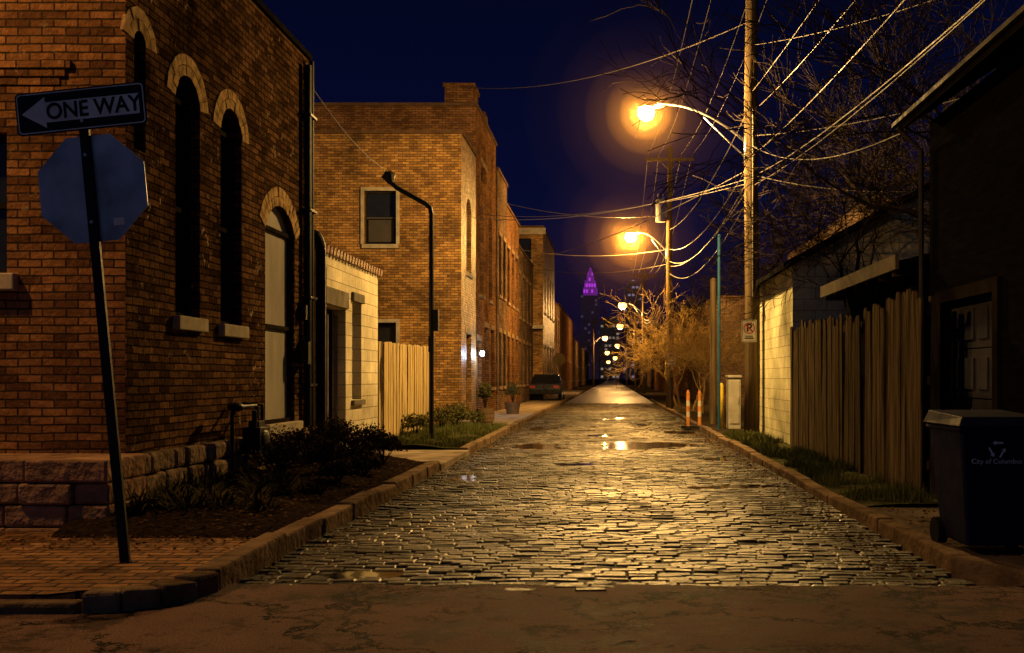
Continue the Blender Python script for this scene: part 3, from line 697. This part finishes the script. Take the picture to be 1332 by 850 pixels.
def street_lamp(px, py, z, lx, energy, color, lens='lens', rad=.19, hood=1., r=.15, hz=0., hk='haze'):
    s = 1 if lx > px else -1; par = empty('street_lamp'); m = MB(); a = px + s * r * .85
    pts = []
    for k in range(13):
        t = k / 12; X = a + (lx - s * .25 - a) * t; Z = z - .62 + .80 * math.sin(t * math.pi / 2 * 1.08) ** .9
        pts.append((X, py - .02, Z))
    m.tube(pts, .028, 8); m.tube([(a, py - .02, z - .95), (a + (lx - a) * .42, py - .02, pts[5][2] - .02)], .015, 6); m.box(a - .03, a + .03, py - .08, py + .04, z - 1.05, z - .5)
    m.build('bracket_arm', ['galv'], par, smooth=True)
    m = MB(); zt = z + rad * .62
    m.ellipsoid((lx, py, zt), (rad * .95 * hood, rad * .85 * hood, .07), nu=18, nv=5, zlo=0); m.tube([(lx, py, zt), (lx, py, zt - .005)], [.001, rad * .85 * hood], 18, cap=False)
    m.tube([(lx - s * .42, py, z + .15), (lx - s * .12, py, zt + .04)], [.035, .05], 8); m.build('housing', ['galv'], par, smooth=True)
    m = MB(); m.ellipsoid((lx, py, z), (rad, rad, rad * .92), nu=16, nv=8, zlo=-1, zhi=.62); m.build('glass_bowl', [lens], par, smooth=True)
    if hz:
        for i, (r_, d_) in enumerate(HZ):
            m = MB(); m.ellipsoid((lx, py, z), (r_ * hz,) * 3, nu=32, nv=18); m.build('glow_shell_%d' % i, [hk + '%d' % i], par, smooth=True)  # added shells that give the lamp its halo
    if energy: light('lamp_light', (lx, py, z - rad - .14), energy, color, .09, par)
    return par
utility_pole(2.95, 21, 11.2, .165, cross=True)
street_lamp(2.95, 21, 6.88, .73, 0, None, 'lens', rad=.17, hz=1.)
utility_pole(2.4, 41, 10.8, .15, transformer=True)
street_lamp(2.4, 41, 7.1, .80, 0, None, 'lens2', rad=.22, hz=1.5, hk='hazef')
for (x, y, e, lr) in ((2.6, 80, 2600, .34), (2.7, 112, 2600, .38), (-2.6, 145, 2000, .4), (2.8, 180, 2000, .45), (-2.6, 230, 0, .55), (2.9, 290, 0, .65), (-2.7, 360, 0, .7)):
    s = -1 if x > 0 else 1
    utility_pole(x, y, 10, .16); street_lamp(x, y, 7.1, x + s * 1.7, e, (1, .5, .14), 'lens_far', rad=lr)
utility_pole(3.2, -14, 11, .16)
utility_pole(-10.6, 6.95, 9, .15, cross=False); street_lamp(-10.6, 6.95, 7.3, -7.9, 1250, (1, .50, .13), 'lens_far', rad=.18)

def rect_sign(name, x, y, z, w, h, body=None, kind='parking'):
    par = empty(name, (x, y, z)); m = MB(); m.box(-w / 2, w / 2, -.002, .003, -h / 2, h / 2); m.box(-w / 2 + .012, w / 2 - .012, -.004, -.0021, -h / 2 + .012, h / 2 - .012, 1); m.box(-w / 2 + .02, w / 2 - .02, -.006, -.0041, -h / 2 + .02, h / 2 - .02, 0)
    m.build('plate', ['signwhite', 'signblack'], par)
    text('letter_p', 'P', h * .5, (0, -.0075, h * .12), (math.pi / 2, 0, 0), 'signblack', par, bold=.004)
    m = MB(); r = w * .38; N = 24
    for k in range(N):
        t0 = 2 * math.pi * k / N; t1 = 2 * math.pi * (k + 1) / N
        m.face([(rr_ * math.cos(t), -.0095, h * .12 + rr_ * math.sin(t)) for rr_, t in ((r, t0), (r, t1), (r * .84, t1), (r * .84, t0))])
    m.face([(-.7 * r - .01, -.0098, h * .12 + .7 * r - .01), (-.7 * r + .01, -.0098, h * .12 + .7 * r + .01), (.7 * r + .01, -.0098, h * .12 - .7 * r + .01), (.7 * r - .01, -.0098, h * .12 - .7 * r - .01)])
    m.build('prohibition_ring', ['signred'], par)
    m = MB(); m.box(-w * .3, w * .3, -.0095, -.0078, -h * .36, -h * .3); m.box(-w * .25, w * .25, -.0095, -.0078, -h * .26, -h * .22); m.build('arrow_bar', ['signblack'], par)
    return par
rect_sign('no_parking_sign', 2.87, 20.79, 2.29, .31, .46)
rect_sign('no_parking_sign', 2.45, 40.8, 2.1, .35, .5)

# leaning sign post: ONE WAY + back of STOP sign
par = empty('traffic_sign', (-3.22, 6.63, .06), (math.radians(-1), math.radians(-5.9), 0))
m = MB(); m.box(-.032, -.026, -.012, .012, 0, 3.0); m.box(.026, .032, -.012, .012, 0, 3.0); m.box(-.026, .026, -.016, -.011, 0, 3.0); m.tube([(0, 0, -.1), (0, 0, .03)], .045, 8)
m.build('post', ['black'], par)
m = MB(); w, h = .868, .285
def rrect(w, h, r, y, z0):
    P = []
    for (cx, cz, t0) in ((w / 2 - r, h / 2 - r, 0), (-w / 2 + r, h / 2 - r, 90), (-w / 2 + r, -h / 2 + r, 180), (w / 2 - r, -h / 2 + r, 270)):
        for k in range(5): t = math.radians(t0 + 22.5 * k); P.append((cx + r * math.cos(t), y, z0 + cz + r * math.sin(t)))
    return P
zc = 3.06
m.face(rrect(w, h, .03, -.022, zc), 0); m.face(rrect(w, h, .03, -.018, zc), 0)
a_, b_ = rrect(w - .02, h - .02, .025, -.0235, zc), rrect(w - .034, h - .034, .02, -.0235, zc)
for k in range(20): m.face([a_[k], a_[(k + 1) % 20], b_[(k + 1) % 20], b_[k]], 1)
m.face([(-.395, -.0235, zc), (-.235, -.0235, zc + .105), (-.235, -.0235, zc + .068), (.39, -.0235, zc + .068), (.39, -.0235, zc - .068), (-.235, -.0235, zc - .068), (-.235, -.0235, zc - .105)], 1)
m.build('one_way_plate', ['signblack', 'signwhite'], par)
text('one_way_lettering', 'ONE WAY', .15, (.085, -.0255, zc - .002), (math.pi / 2, 0, 0), 'signblack', par, bold=.003, sx=.90)
m = MB(); rO = .715 / 2 / math.cos(math.pi / 8)
oc = lambda y, r: [(.01 + r * math.cos(math.pi / 8 + k * math.pi / 4), y, 2.53 + r * math.sin(math.pi / 8 + k * math.pi / 4)) for k in range(8)]
o0, o1 = oc(.016, rO), oc(.020, rO); m.face(o0, 0); m.face(o1, 1)
for k in range(8): m.face([o0[k], o0[(k + 1) % 8], o1[(k + 1) % 8], o1[k]], 0)
m.box(.13, .2, .0135, .0155, 2.27, 2.32, 2); m.build('stop_plate', ['signback', 'signred', 'signwhite'], par)
m = MB()
for z in (2.3, 2.75, 2.98, 3.12): m.tube([(0, -.028, z), (0, -.014, z)], .012, 6)
m.build('bolts', ['galv'], par)
par = empty('stop_sign', (-3.0, 58, .1)); m = MB(); m.tube([(0, 0, 0), (0, 0, 2.6)], .03, 6); m.face([(.38 * math.cos(math.pi / 8 + k * math.pi / 4), -.04, 2.3 + .38 * math.sin(math.pi / 8 + k * math.pi / 4)) for k in range(8)], 0); m.build('plate_and_post', ['pole'], par)

par = empty('service_mast'); m = MB()
m.tube([(-3.4, 18.9, .05), (-3.4, 18.9, 4.42), (-3.42, 18.9, 4.52), (-3.5, 18.9, 4.6), (-4.05, 18.85, 4.9), (-4.15, 18.85, 5.0)], .045, 8)
m.box(-3.36, -3.26, 18.82, 18.98, 2.2, 2.6); m.box(-3.45, -3.35, 18.85, 18.95, 1.8, 2.1)
m.tube([(-4.15, 18.85, 4.98), (-4.2, 18.85, 5.12), (-4.2, 18.85, 5.22)], [.05, .14, .05], 10); m.build('mast', ['black'], par)

m = MB(); m.tube([(2.72, 24.8, 0), (2.72, 24.8, 1.12), (2.72, 24.8, 1.17), (2.72, 24.8, 1.19)], [.075, .075, .055, .02], 14); m.build('bollard', ['yellow'], smooth=True)
m = MB(); m.tube([(2.59, 24.0, 0), (2.59, 24.0, 4.7)], .035, 8); m.box(2.54, 2.64, 23.95, 24.05, 0, .06); m.tube([(2.59, 24, 4.7), (2.59, 24, 4.76)], [.05, .02], 8); m.build('painted_pole', ['teal'])
m = MB(); m.tube([(2.75, 27, 0), (2.75, 27, 2.0), (2.76, 27, 3.95)], [.1, .09, .085], 10); m.tube([(2.76, 27, 3.95), (2.76, 27, 4.02)], [.1, .03], 10); m.build('wooden_post', ['pole'], smooth=False)
for x in (2.0, 2.3):
    m = MB(); m.tube([(x, 26, 0), (x, 26, .06)], .18, 10, 2)
    for k, (z0, z1) in enumerate(((.06, .30), (.30, .44), (.44, .58), (.58, .72), (.72, .92))): m.tube([(x, 26, z0), (x, 26, z1)], .048 + .001 * (k % 2), 10, k % 2)
    m.tube([(x, 26, .92), (x, 26, .97), (x, 26, 1.0)], [.045, .03, .03], 8, 0); m.build('channelizer_post', ['orange', 'dirtywhite', 'tyre'])
m = MB(); m.box(2.85, 3.15, 24.3, 24.7, .07, 1.32); m.box(2.83, 3.17, 24.27, 24.72, 1.32, 1.38); m.box(2.88, 3.12, 24.285, 24.298, .2, 1.25); m.box(3.07, 3.1, 24.265, 24.284, .7, .85); m.build('utility_cabinet', ['whitewood'], bevel=.01)

par = empty('recycling_bin', (2.70, 7.25, .07), (0, 0, math.radians(2)))
m = MB(); m.hexa([(-.22, -.25, .06), (.22, -.25, .06), (.22, .25, .06), (-.22, .25, .06), (-.29, -.32, .9), (.29, -.32, .9), (.29, .32, .9), (-.29, .32, .9)])
m.box(-.31, .31, -.34, .34, .86, .90); m.build('body', ['bin'], par, bevel=.03)
m = MB(); m.hexa([(-.32, -.37, .905), (.32, -.37, .905), (.32, .36, .905), (-.32, .36, .905), (-.28, -.32, .97), (.28, -.32, .97), (.28, .34, 1.0), (-.28, .34, 1.0)]); m.tube([(-.25, .4, .93), (.25, .4, .93)], .018, 8)
m.build('lid', ['bin'], par, bevel=.02)
m = MB()
for s in (-1, 1): m.tube([(s * .2, .25, .1), (s * .27, .25, .1)], .1, 14)
m.build('wheels', ['tyre'], par)
slope = math.atan2(.07, .84); fr = (math.pi / 2 + slope, 0, 0)
text('bin_lettering', 'City of Columbus', .05, (-.03, -.305, .66), fr, 'binprint', par)
m = MB()
for k in range(3):
    t = math.radians(90 + 120 * k); c, s_ = math.cos(t), math.sin(t); r = .045
    def T(u, v): X = -.03 + c * r + (-s_) * u + c * v; Z = .745 + s_ * r + c * u + s_ * v; return (X, -.250 - .07 * (Z - .06) / .84 - .006, Z)
    m.face([T(-.04, -.007), T(.012, -.007), T(.012, .007), T(-.04, .007)]); m.face([T(.012, -.018), T(.036, 0), T(.012, .018)])
m.build('recycling_symbol', ['binprint'], par)

# ------------------------------------------------------------------ wires
wm = MB()
def wire(p, q, sag=.5, r=.012, n=18, mb=wm):
    p = Vector(p); q = Vector(q); pts = []
    for k in range(n + 1):
        t = k / n; a_ = p.lerp(q, t); a_.z -= sag * 4 * t * (1 - t); pts.append(a_)
    mb.tube(pts, r, 5, cap=False)
for (z, dx, r, sg) in ((7.3, .0, .008, .9), (7.0, .15, .008, 1.1), (5.95, .0, .011, .9), (5.6, .16, .011, 1.1), (5.35, .05, .008, 1.0)):
    wire((2.95 + dx, 20.9, z), (3.25 + dx * 2, -14, z + .1), sg, r)
for q in (-.9, -.45, .45, .9):
    wire((2.95 + q, 20.85, 10.9), (3.2 + q, -14, 10.6), 1.0, .009); wire((2.95 + q, 20.85, 10.9), (2.4 + q, 40.85, 10.45), .7, .009); wire((2.4 + q, 40.85, 10.45), (2.6 + q, 79.8, 9.7), 1.0, .013)
for z, z2, sg in ((7.1, 7.4, .5), (5.9, 6.6, .6), (5.6, 6.1, .7), (5.4, 5.9, .5), (5.2, 5.6, .8)):
    wire((2.95, 21, z), (2.4, 41, z2), sg, .014); wire((2.4, 41, z2), (2.6, 80, z2), 1, .016)
wire((2.9, 21, 5.5), (-4.2, 30.5, 6.2), .35, .010); wire((2.9, 21, 5.4), (-4.2, 33.6, 6.8), .3, .010); wire((2.9, 21, 5.7), (-4.2, 42, 6.2), .4, .011)
wire((2.4, 41, 8.0), (-4.2, 38, 8.0), .3, .012); wire((2.4, 41, 6.6), (-4.2, 44, 7.0), .3, .012); wire((2.4, 41, 6.0), (-3.8, 56, 7.4), .3, .012)
wire((2.9, 21, 8.8), (-4.6, 31.2, 10.4), .5, .009)
wire((-4.2, 14.0, 5.4), (-4.2, 18.85, 5.2), .15, .008)
wire((2.9, 21, 5.6), (6.3, 17.8, 4.7), .2, .010); wire((2.95, 20.8, 6.9), (2.95, 20.83, 3.0), .0, .02); wire((2.95, 21, 6.2), (3.3, 11.4, 4.1), .3, .008)
wire((2.95, 21, 6.4), (7.5, 9.0, 5.4), .4, .008); wire((2.95, 21, 8.3), (8.5, 9.0, 7.3), .5, .008)
wm.build('power_lines', ['wire'])

# ------------------------------------------------------------------ vegetation
def tree_mesh(seed, h, depth=6, spread=.55, r0=.16, kids=3, up=.25, trunk=.3, minr=.006, wig=.16):
    rr = random.Random(seed); mb = MB()
    def br(p, d, L, r, lv):
        pts = [p.copy()]; rad = [r]; n = 4 if lv < 4 else 3
        for k in range(n):
            d = (d + Vector((rr.gauss(0, wig), rr.gauss(0, wig), rr.gauss(0, wig) + up * .12))).normalized()
            p = p + d * (L / n); pts.append(p.copy()); rad.append(max(minr, r * (1 - .45 * (k + 1) / n)))
        mb.tube(pts, rad, 7 if lv < 2 else (4 if lv < 4 else 3), cap=False)
        if lv >= depth: return
        for k in range(kids + (1 if lv > 1 and rr.random() < .5 else 0)):
            i = n if k == 0 else rr.randint(max(1, n - 2), n)
            ax = Vector((rr.gauss(0, 1), rr.gauss(0, 1), rr.gauss(0, 1))).cross(d)
            if ax.length < .01: continue
            nd = (Matrix.Rotation(rr.uniform(.25, 1.) * spread * 1.5, 3, ax.normalized()) @ d).normalized()
            br(pts[i], nd, L * rr.uniform(.6, .85), rad[i] * (.8 if k == 0 else .6), lv + 1)
    br(Vector((0, 0, 0)), Vector((0, 0, 1)), h * trunk, r0, 0)
    return mb
def put(mb, name, mk, loc, rot=0, sc=1, src=None):
    if src: o = bpy.data.objects.new(name, src.data); COL.objects.link(o)
    else: o = mb.build(name, [mk])
    o.location = loc; o.rotation_euler = (0, 0, rot); o.scale = (sc, sc, sc); return o
t1 = put(tree_mesh(11, 10, 6), 'bare_tree', 'bark', (7.2, 24.5, 0), 2.2)
t2 = put(tree_mesh(5, 9, 6, spread=.7), 'bare_tree', 'bark', (5.0, 16.4, 0), 0, .8)
put(None, 'bare_tree', '', (10.5, 21, 0), 2, 1.3, t1); put(None, 'bare_tree', '', (8.5, 30, 0), 4, 1.35, t2); put(None, 'bare_tree', '', (7.5, 38, 0), 1, 1.2, t1); put(None, 'bare_tree', '', (6, 50, 0), 3, 1.1, t2)
put(None, 'bare_tree', '', (6.6, 14.5, 0), 5, 1.15, t1); put(None, 'bare_tree', '', (7.8, 18.5, 0), .7, 1.25, t2); put(None, 'bare_tree', '', (6.0, 23, 0), 3.6, 1.15, t2)
t3 = put(tree_mesh(23, 6.2, 6, spread=.75, r0=.06, trunk=.25, minr=.006, kids=3), 'bare_shrub_tree', 'bark_l', (3.1, 37.8, 0), 1.2, .95)
put(None, 'bare_shrub_tree', '', (3.2, 35, 0), 2.1, .85, t3); put(None, 'bare_shrub_tree', '', (2.9, 44, 0), 4, 1.0, t3); put(None, 'bare_shrub_tree', '', (2.7, 39.5, 0), 5, 1.1, t3)
for k, (x, y, s) in enumerate(((-6.5, 86, 1), (5.2, 62, 1), (5.5, 75, 1.1), (5.2, 95, 1.1), (-6, 122, 1.2), (5.6, 112, 1.2), (5.3, 130, 1.2), (-6, 150, 1.3), (6, 160, 1.3), (-5.5, 190, 1.3))):
    put(None, 'bare_tree', '', (x, y, 0), k * 1.7, s, t1 if k % 2 else t2)

def shrub(name, x, y, z, r, h, n, mk, seed, leaf=.035, twigs=14):
    rr = random.Random(seed); m = MB()
    for k in range(twigs):
        t = rr.uniform(0, 6.28); q = rr.uniform(.3, 1) * r; e = Vector((q * math.cos(t), q * math.sin(t), h * rr.uniform(.6, 1)))
        m.tube([(0, 0, 0), e * .5 + Vector((0, 0, .05)), e], [.008, .006, .003], 3, 1, cap=False)
    for k in range(n):
        t = rr.uniform(0, 6.28); u = rr.uniform(-.2, 1); q = (rr.random() ** .45); lump = 1 + .25 * math.sin(3 * t + seed) * math.cos(4 * u + seed)
        c = Vector((r * q * lump * math.cos(t) * math.sqrt(max(0, 1 - u * u)), r * q * lump * math.sin(t) * math.sqrt(max(0, 1 - u * u)), h * .5 + h * .5 * u * q * lump))
        a = Vector((rr.gauss(0, 1), rr.gauss(0, 1), rr.gauss(0, 1))).normalized(); b = a.cross(Vector((rr.gauss(0, 1), rr.gauss(0, 1), rr.gauss(0, 1)))).normalized()
        s = leaf * rr.uniform(.6, 1.3); m.face([c - a * s, c + b * s * .5, c + a * s, c - b * s * .5], 0)
    return m.build(name, [mk, 'bark'], loc=(x, y, z))
def blades(name, x, y, z, r, L, n, mk, seed, w=.02, arch=1.):
    rr = random.Random(seed); m = MB()
    for k in range(n):
        t = rr.uniform(0, 6.28); l = L * rr.uniform(.6, 1.1); o = rr.uniform(0, r); el = rr.uniform(.5, 1.35); d = Vector((math.cos(t), math.sin(t), 0)); s = Vector((-d.y, d.x, 0)) * w * rr.uniform(.6, 1.2)
        P = Vector((o * math.cos(t + 1), o * math.sin(t + 1), 0)); prev = None
        for i in range(5):
            u = i / 4; pos = P + d * (l * u * math.cos(el)) + Vector((0, 0, l * (u * math.sin(el) - arch * .45 * u * u))); ww = s * (1 - u * .92)
            cur = (pos - ww, pos + ww)
            if prev: m.face([prev[0], prev[1], cur[1], cur[0]])
            prev = cur
    return m.build(name, [mk], loc=(x, y, z))
rr = random.Random(12)
for k in range(20):
    x = rr.uniform(-4.0, -3.0); y = 8.15 + 2.3 * (k + .5) / 20 + rr.uniform(-.1, .1); r = rr.uniform(.7, 1.05)
    blades('strap_leaf_plant', x, y, bedz(x, y) - .01, .16 * r, .42 * r, 70, 'leaf_d', 50 + k, w=.013)
for k, (x, y, r, h) in enumerate(((-3.6, 10.9, .3, .42), (-3.85, 11.7, .32, .5), (-3.3, 11.6, .26, .36), (-3.75, 12.5, .33, .5), (-3.2, 12.6, .27, .4), (-3.6, 13.3, .34, .52), (-3.05, 13.4, .28, .42), (-3.9, 13.9, .3, .55), (-3.4, 14.1, .27, .45), (-3.0, 11.0, .22, .25), (-2.95, 12.0, .2, .24))):
    shrub('shrub', x, y, bedz(x, y) - .02, r, h, 1500, 'leaf', 80 + k, leaf=.020)
for k, (x, y, r, h) in enumerate(((-3.95, 20.2, .32, .5), (-3.85, 22.6, .35, .55), (-3.7, 23.8, .35, .5), (-3.9, 25.2, .4, .6), (-3.4, 24.9, .3, .4))):
    shrub('shrub', x, y, .1, r, h, 1000, 'leaf_g', 130 + k, leaf=.03)
def grass_patch(name, x0, x1, y0, y1, n, zf, mk='grass', L=.09, seed=1):
    rr = random.Random(seed); m = MB()
    for k in range(n):
        x = rr.uniform(x0, x1); y = rr.uniform(y0, y1)
        if mnoise.noise(Vector((x * 1.5, y * 1.5, seed))) < -.15: continue
        z = zf(x, y) - .005; l = L * rr.uniform(.4, 1.4); t = rr.uniform(0, 6.28); b = rr.uniform(.0, .6) * l; w = .006
        m.face([(x - w * math.cos(t), y - w * math.sin(t), z), (x + w * math.cos(t), y + w * math.sin(t), z), (x + b * math.sin(t), y + b * math.cos(t), z + l)])
    return m.build(name, [mk])
grass_patch('grass', -4.25, -2.62, 17.25, 25.4, 15000, turfz, seed=2)
grass_patch('grass', 2.43, 3.15, 9.7, 21.9, 13000, rgz, L=.12, seed=3)
for k in range(12):
    x = rr.uniform(2.55, 3.05); y = rr.uniform(11.5, 20.5); blades('weeds', x, y, rgz(x, y) - .01, .1, .3, 40, 'grass', 200 + k, w=.008, arch=.7)
m = MB()
for k in range(4200):
    q = rr.random()
    if q < .40: x = 2.22 - abs(rr.gauss(0, .25)); y = rr.uniform(6.5, 30); z = rz(x, y) + .012
    elif q < .60: x = -2.42 + abs(rr.gauss(0, .2)); y = rr.uniform(6.5, 30); z = rz(x, y) + .012
    elif q < .85: x = rr.uniform(-4.2, -2.65); y = rr.uniform(7.8, 14.3); z = bedz(x, y) + .012
    elif q < .93: x = rr.uniform(2.5, 3.4); y = rr.uniform(6.9, 9.5); z = .082
    else: x = rr.uniform(-4.5, -2.7); y = 7.7 - abs(rr.gauss(0, .3)); z = .095
    s = rr.uniform(.010, .030); t = rr.uniform(0, 6.28); h = rr.uniform(-.01, .015); c, s_ = math.cos(t) * s, math.sin(t) * s
    m.face([(x - c, y - s_, z), (x + s_ * .6, y - c * .6, z + h), (x + c, y + s_, z + .004), (x - s_ * .6, y + c * .6, z - h * .3)])
m.build('fallen_leaves', ['dead'])

par = empty('planter', (-3.25, 25.8, .1)); m = MB(); m.tube([(0, 0, 0), (0, 0, .2), (0, 0, .42)], [.19, .24, .22], 16); m.tube([(0, 0, .1), (0, 0, .13)], .235, 16); m.tube([(0, 0, .3), (0, 0, .33)], .243, 16); m.build('half_barrel', ['pot'], par, smooth=False)
o = shrub('conifer_shrub', 0, 0, .38, .2, .75, 900, 'leaf_g', 300, leaf=.03); o.parent = par
par = empty('planter', (-3.3, 33.5, .1)); m = MB(); m.tube([(0, 0, 0), (0, 0, .4)], [.2, .27], 16); m.build('pot', ['pot'], par); o = shrub('plant', 0, 0, .35, .25, .7, 600, 'leaf_g', 301); o.parent = par

def car(loc, rot, body='car'):
    par = empty('parked_car', loc, (0, 0, rot)); m = MB(); W = .88
    prof = [(-2.2, .35), (-2.25, .62), (-2.15, .9), (-1.3, .95), (-.75, .98), (.95, 1.0), (1.7, .98), (2.2, .92), (2.25, .6), (2.2, .35)]
    n = len(prof)
    for s in (-1, 1):
        for (y, z) in prof: m.v.append((s * W * (1 if z < .9 else .95), y, z))
    m.f.append(tuple(range(n))); m.f.append(tuple(range(2 * n - 1, n - 1, -1))); m.m += [0, 0]
    for i in range(n): j = (i + 1) % n; m.f.append((i, j, n + j, n + i)); m.m.append(0)
    cab = [(-1.0, .96), (-.35, 1.4), (.7, 1.43), (1.5, .98)]; b = len(m.v)
    for s in (-1, 1):
        for (y, z) in cab: m.v.append((s * (.82 if z < 1.1 else .66), y, z))
    m.f += [(b, b + 1, b + 2, b + 3), (b + 4, b + 7, b + 6, b + 5), (b, b + 4, b + 5, b + 1), (b + 2, b + 6, b + 7, b + 3), (b + 1, b + 5, b + 6, b + 2)]; m.m += [1, 1, 1, 1, 0]
    m.build('body', [body, 'glass'], par, bevel=.04)
    w = MB()
    for s in (-1, 1):
        for y in (-1.4, 1.4): w.tube([(s * .7, y, .32), (s * .9, y, .32)], .32, 18, 0); w.tube([(s * .9, y, .32), (s * .915, y, .32)], .19, 12, 1)
    w.build('wheels', ['tyre', 'galv'], par)
    w = MB()
    for s in (-1, 1): w.box(s * .62 - .14, s * .62 + .14, -2.27, -2.22, .68, .8, 0); w.box(s * .62 - .14, s * .62 + .14, 2.2, 2.265, .68, .82, 0)
    w.build('lights', ['red_lens'], par)
car((-3.5, 54.5, .11), 0)

# ------------------------------------------------------------------ skyline
def tower(name, parts, mats, cap=None):
    m = MB()
    for (x0, x1, y0, y1, z0, z1, k) in parts: m.box(x0, x1, y0, y1, z0, z1, k)
    if cap: x, y, z0, z1, r, k = cap; m.tube([(x, y, z0), (x, y, z1)], [r, .4], 8, k)
    m.build(name, mats)
tower('skyscraper', [(-31, -12, 1000, 1030, 0, 84, 0), (-28, -14, 1001, 1020, 84, 92, 1), (-26.5, -15.5, 1002, 1018, 92, 99, 1), (-24.5, -17.5, 1003, 1016, 99, 105, 1)], ['towerdark', 'purple'], (-21, 1009, 105, 113, 3.2, 1))
tower('office_tower', [(-10, 8, 900, 920, 0, 52, 0), (-8, 6, 902, 918, 52, 56, 0)], ['office'])
tower('office_tower', [(12, 27, 900, 930, 0, 84, 0), (15, 24, 905, 925, 84, 90, 0)], ['office2'])
tower('office_tower', [(36, 60, 900, 920, 0, 48, 0), (38, 58, 903, 918, 48, 51, 0)], ['office2'])
tower('office_tower', [(-60, -36, 800, 820, 0, 30, 0), (-56, -40, 803, 818, 30, 33, 0)], ['office2'])

# ------------------------------------------------------------------ sky, light, camera
w = bpy.data.worlds.new('World'); S.world = w; w.use_nodes = True; nt = w.node_tree; N = nt.nodes; Lk = nt.links
bg = N['Background']; tc = N.new('ShaderNodeTexCoord'); sep = N.new('ShaderNodeSeparateXYZ'); Lk.new(tc.outputs['Generated'], sep.inputs[0])
def mr(src, a, b, c=0., d=1.):
    n = N.new('ShaderNodeMapRange'); n.inputs[1].default_value = a; n.inputs[2].default_value = b; n.inputs[3].default_value = c; n.inputs[4].default_value = d; Lk.new(src, n.inputs[0]); return n.outputs[0]
def mx(f, a, b, mode='MIX'):
    n = N.new('ShaderNodeMix'); n.data_type = 'RGBA'; n.blend_type = mode
    for i, q in ((0, f), (6, a), (7, b)):
        if isinstance(q, (int, float)): n.inputs[i].default_value = q
        elif isinstance(q, tuple): n.inputs[i].default_value = q
        else: Lk.new(q, n.inputs[i])
    return n.outputs[2]
grad = mx(mr(sep.outputs[2], 0, .16), (.0085, .0034, .014, 1), (.0022, .0034, .024, 1))
grad = mx(mr(sep.outputs[2], .16, .42), grad, (.0007, .0014, .010, 1))
back = mx(mr(sep.outputs[1], .1, -.9), grad, (.020, .034, .075, 1))
sky = N.new('ShaderNodeTexSky'); sky.sky_type = 'NISHITA'; sky.sun_disc = False; sky.sun_elevation = math.radians(-6); sky.sun_rotation = math.radians(180)
tot = mx(.02, back, sky.outputs[0], 'ADD')
Lk.new(tot, bg.inputs['Color']); bg.inputs['Strength'].default_value = 1.0
sl = bpy.data.lights.new('moonlight', 'SUN'); sl.energy = .012; sl.angle = .01; sl.color = (.6, .75, 1); so = bpy.data.objects.new('moonlight', sl); so.rotation_euler = (math.radians(50), 0, math.radians(-20)); COL.objects.link(so)

cam = bpy.data.cameras.new('camera'); co = bpy.data.objects.new('camera', cam); COL.objects.link(co)
co.location = (0, 0, 1.31); co.rotation_euler = (math.pi / 2, 0, 0)
cam.sensor_width = 36; cam.lens = 1300 / 1332 * 36; cam.shift_x = -129 / 1332; cam.shift_y = 67 / 1332; cam.clip_end = 5000; cam.clip_start = .05
S.camera = co
S.view_settings.view_transform = 'Standard'; S.view_settings.look = 'None'; S.view_settings.exposure = 0
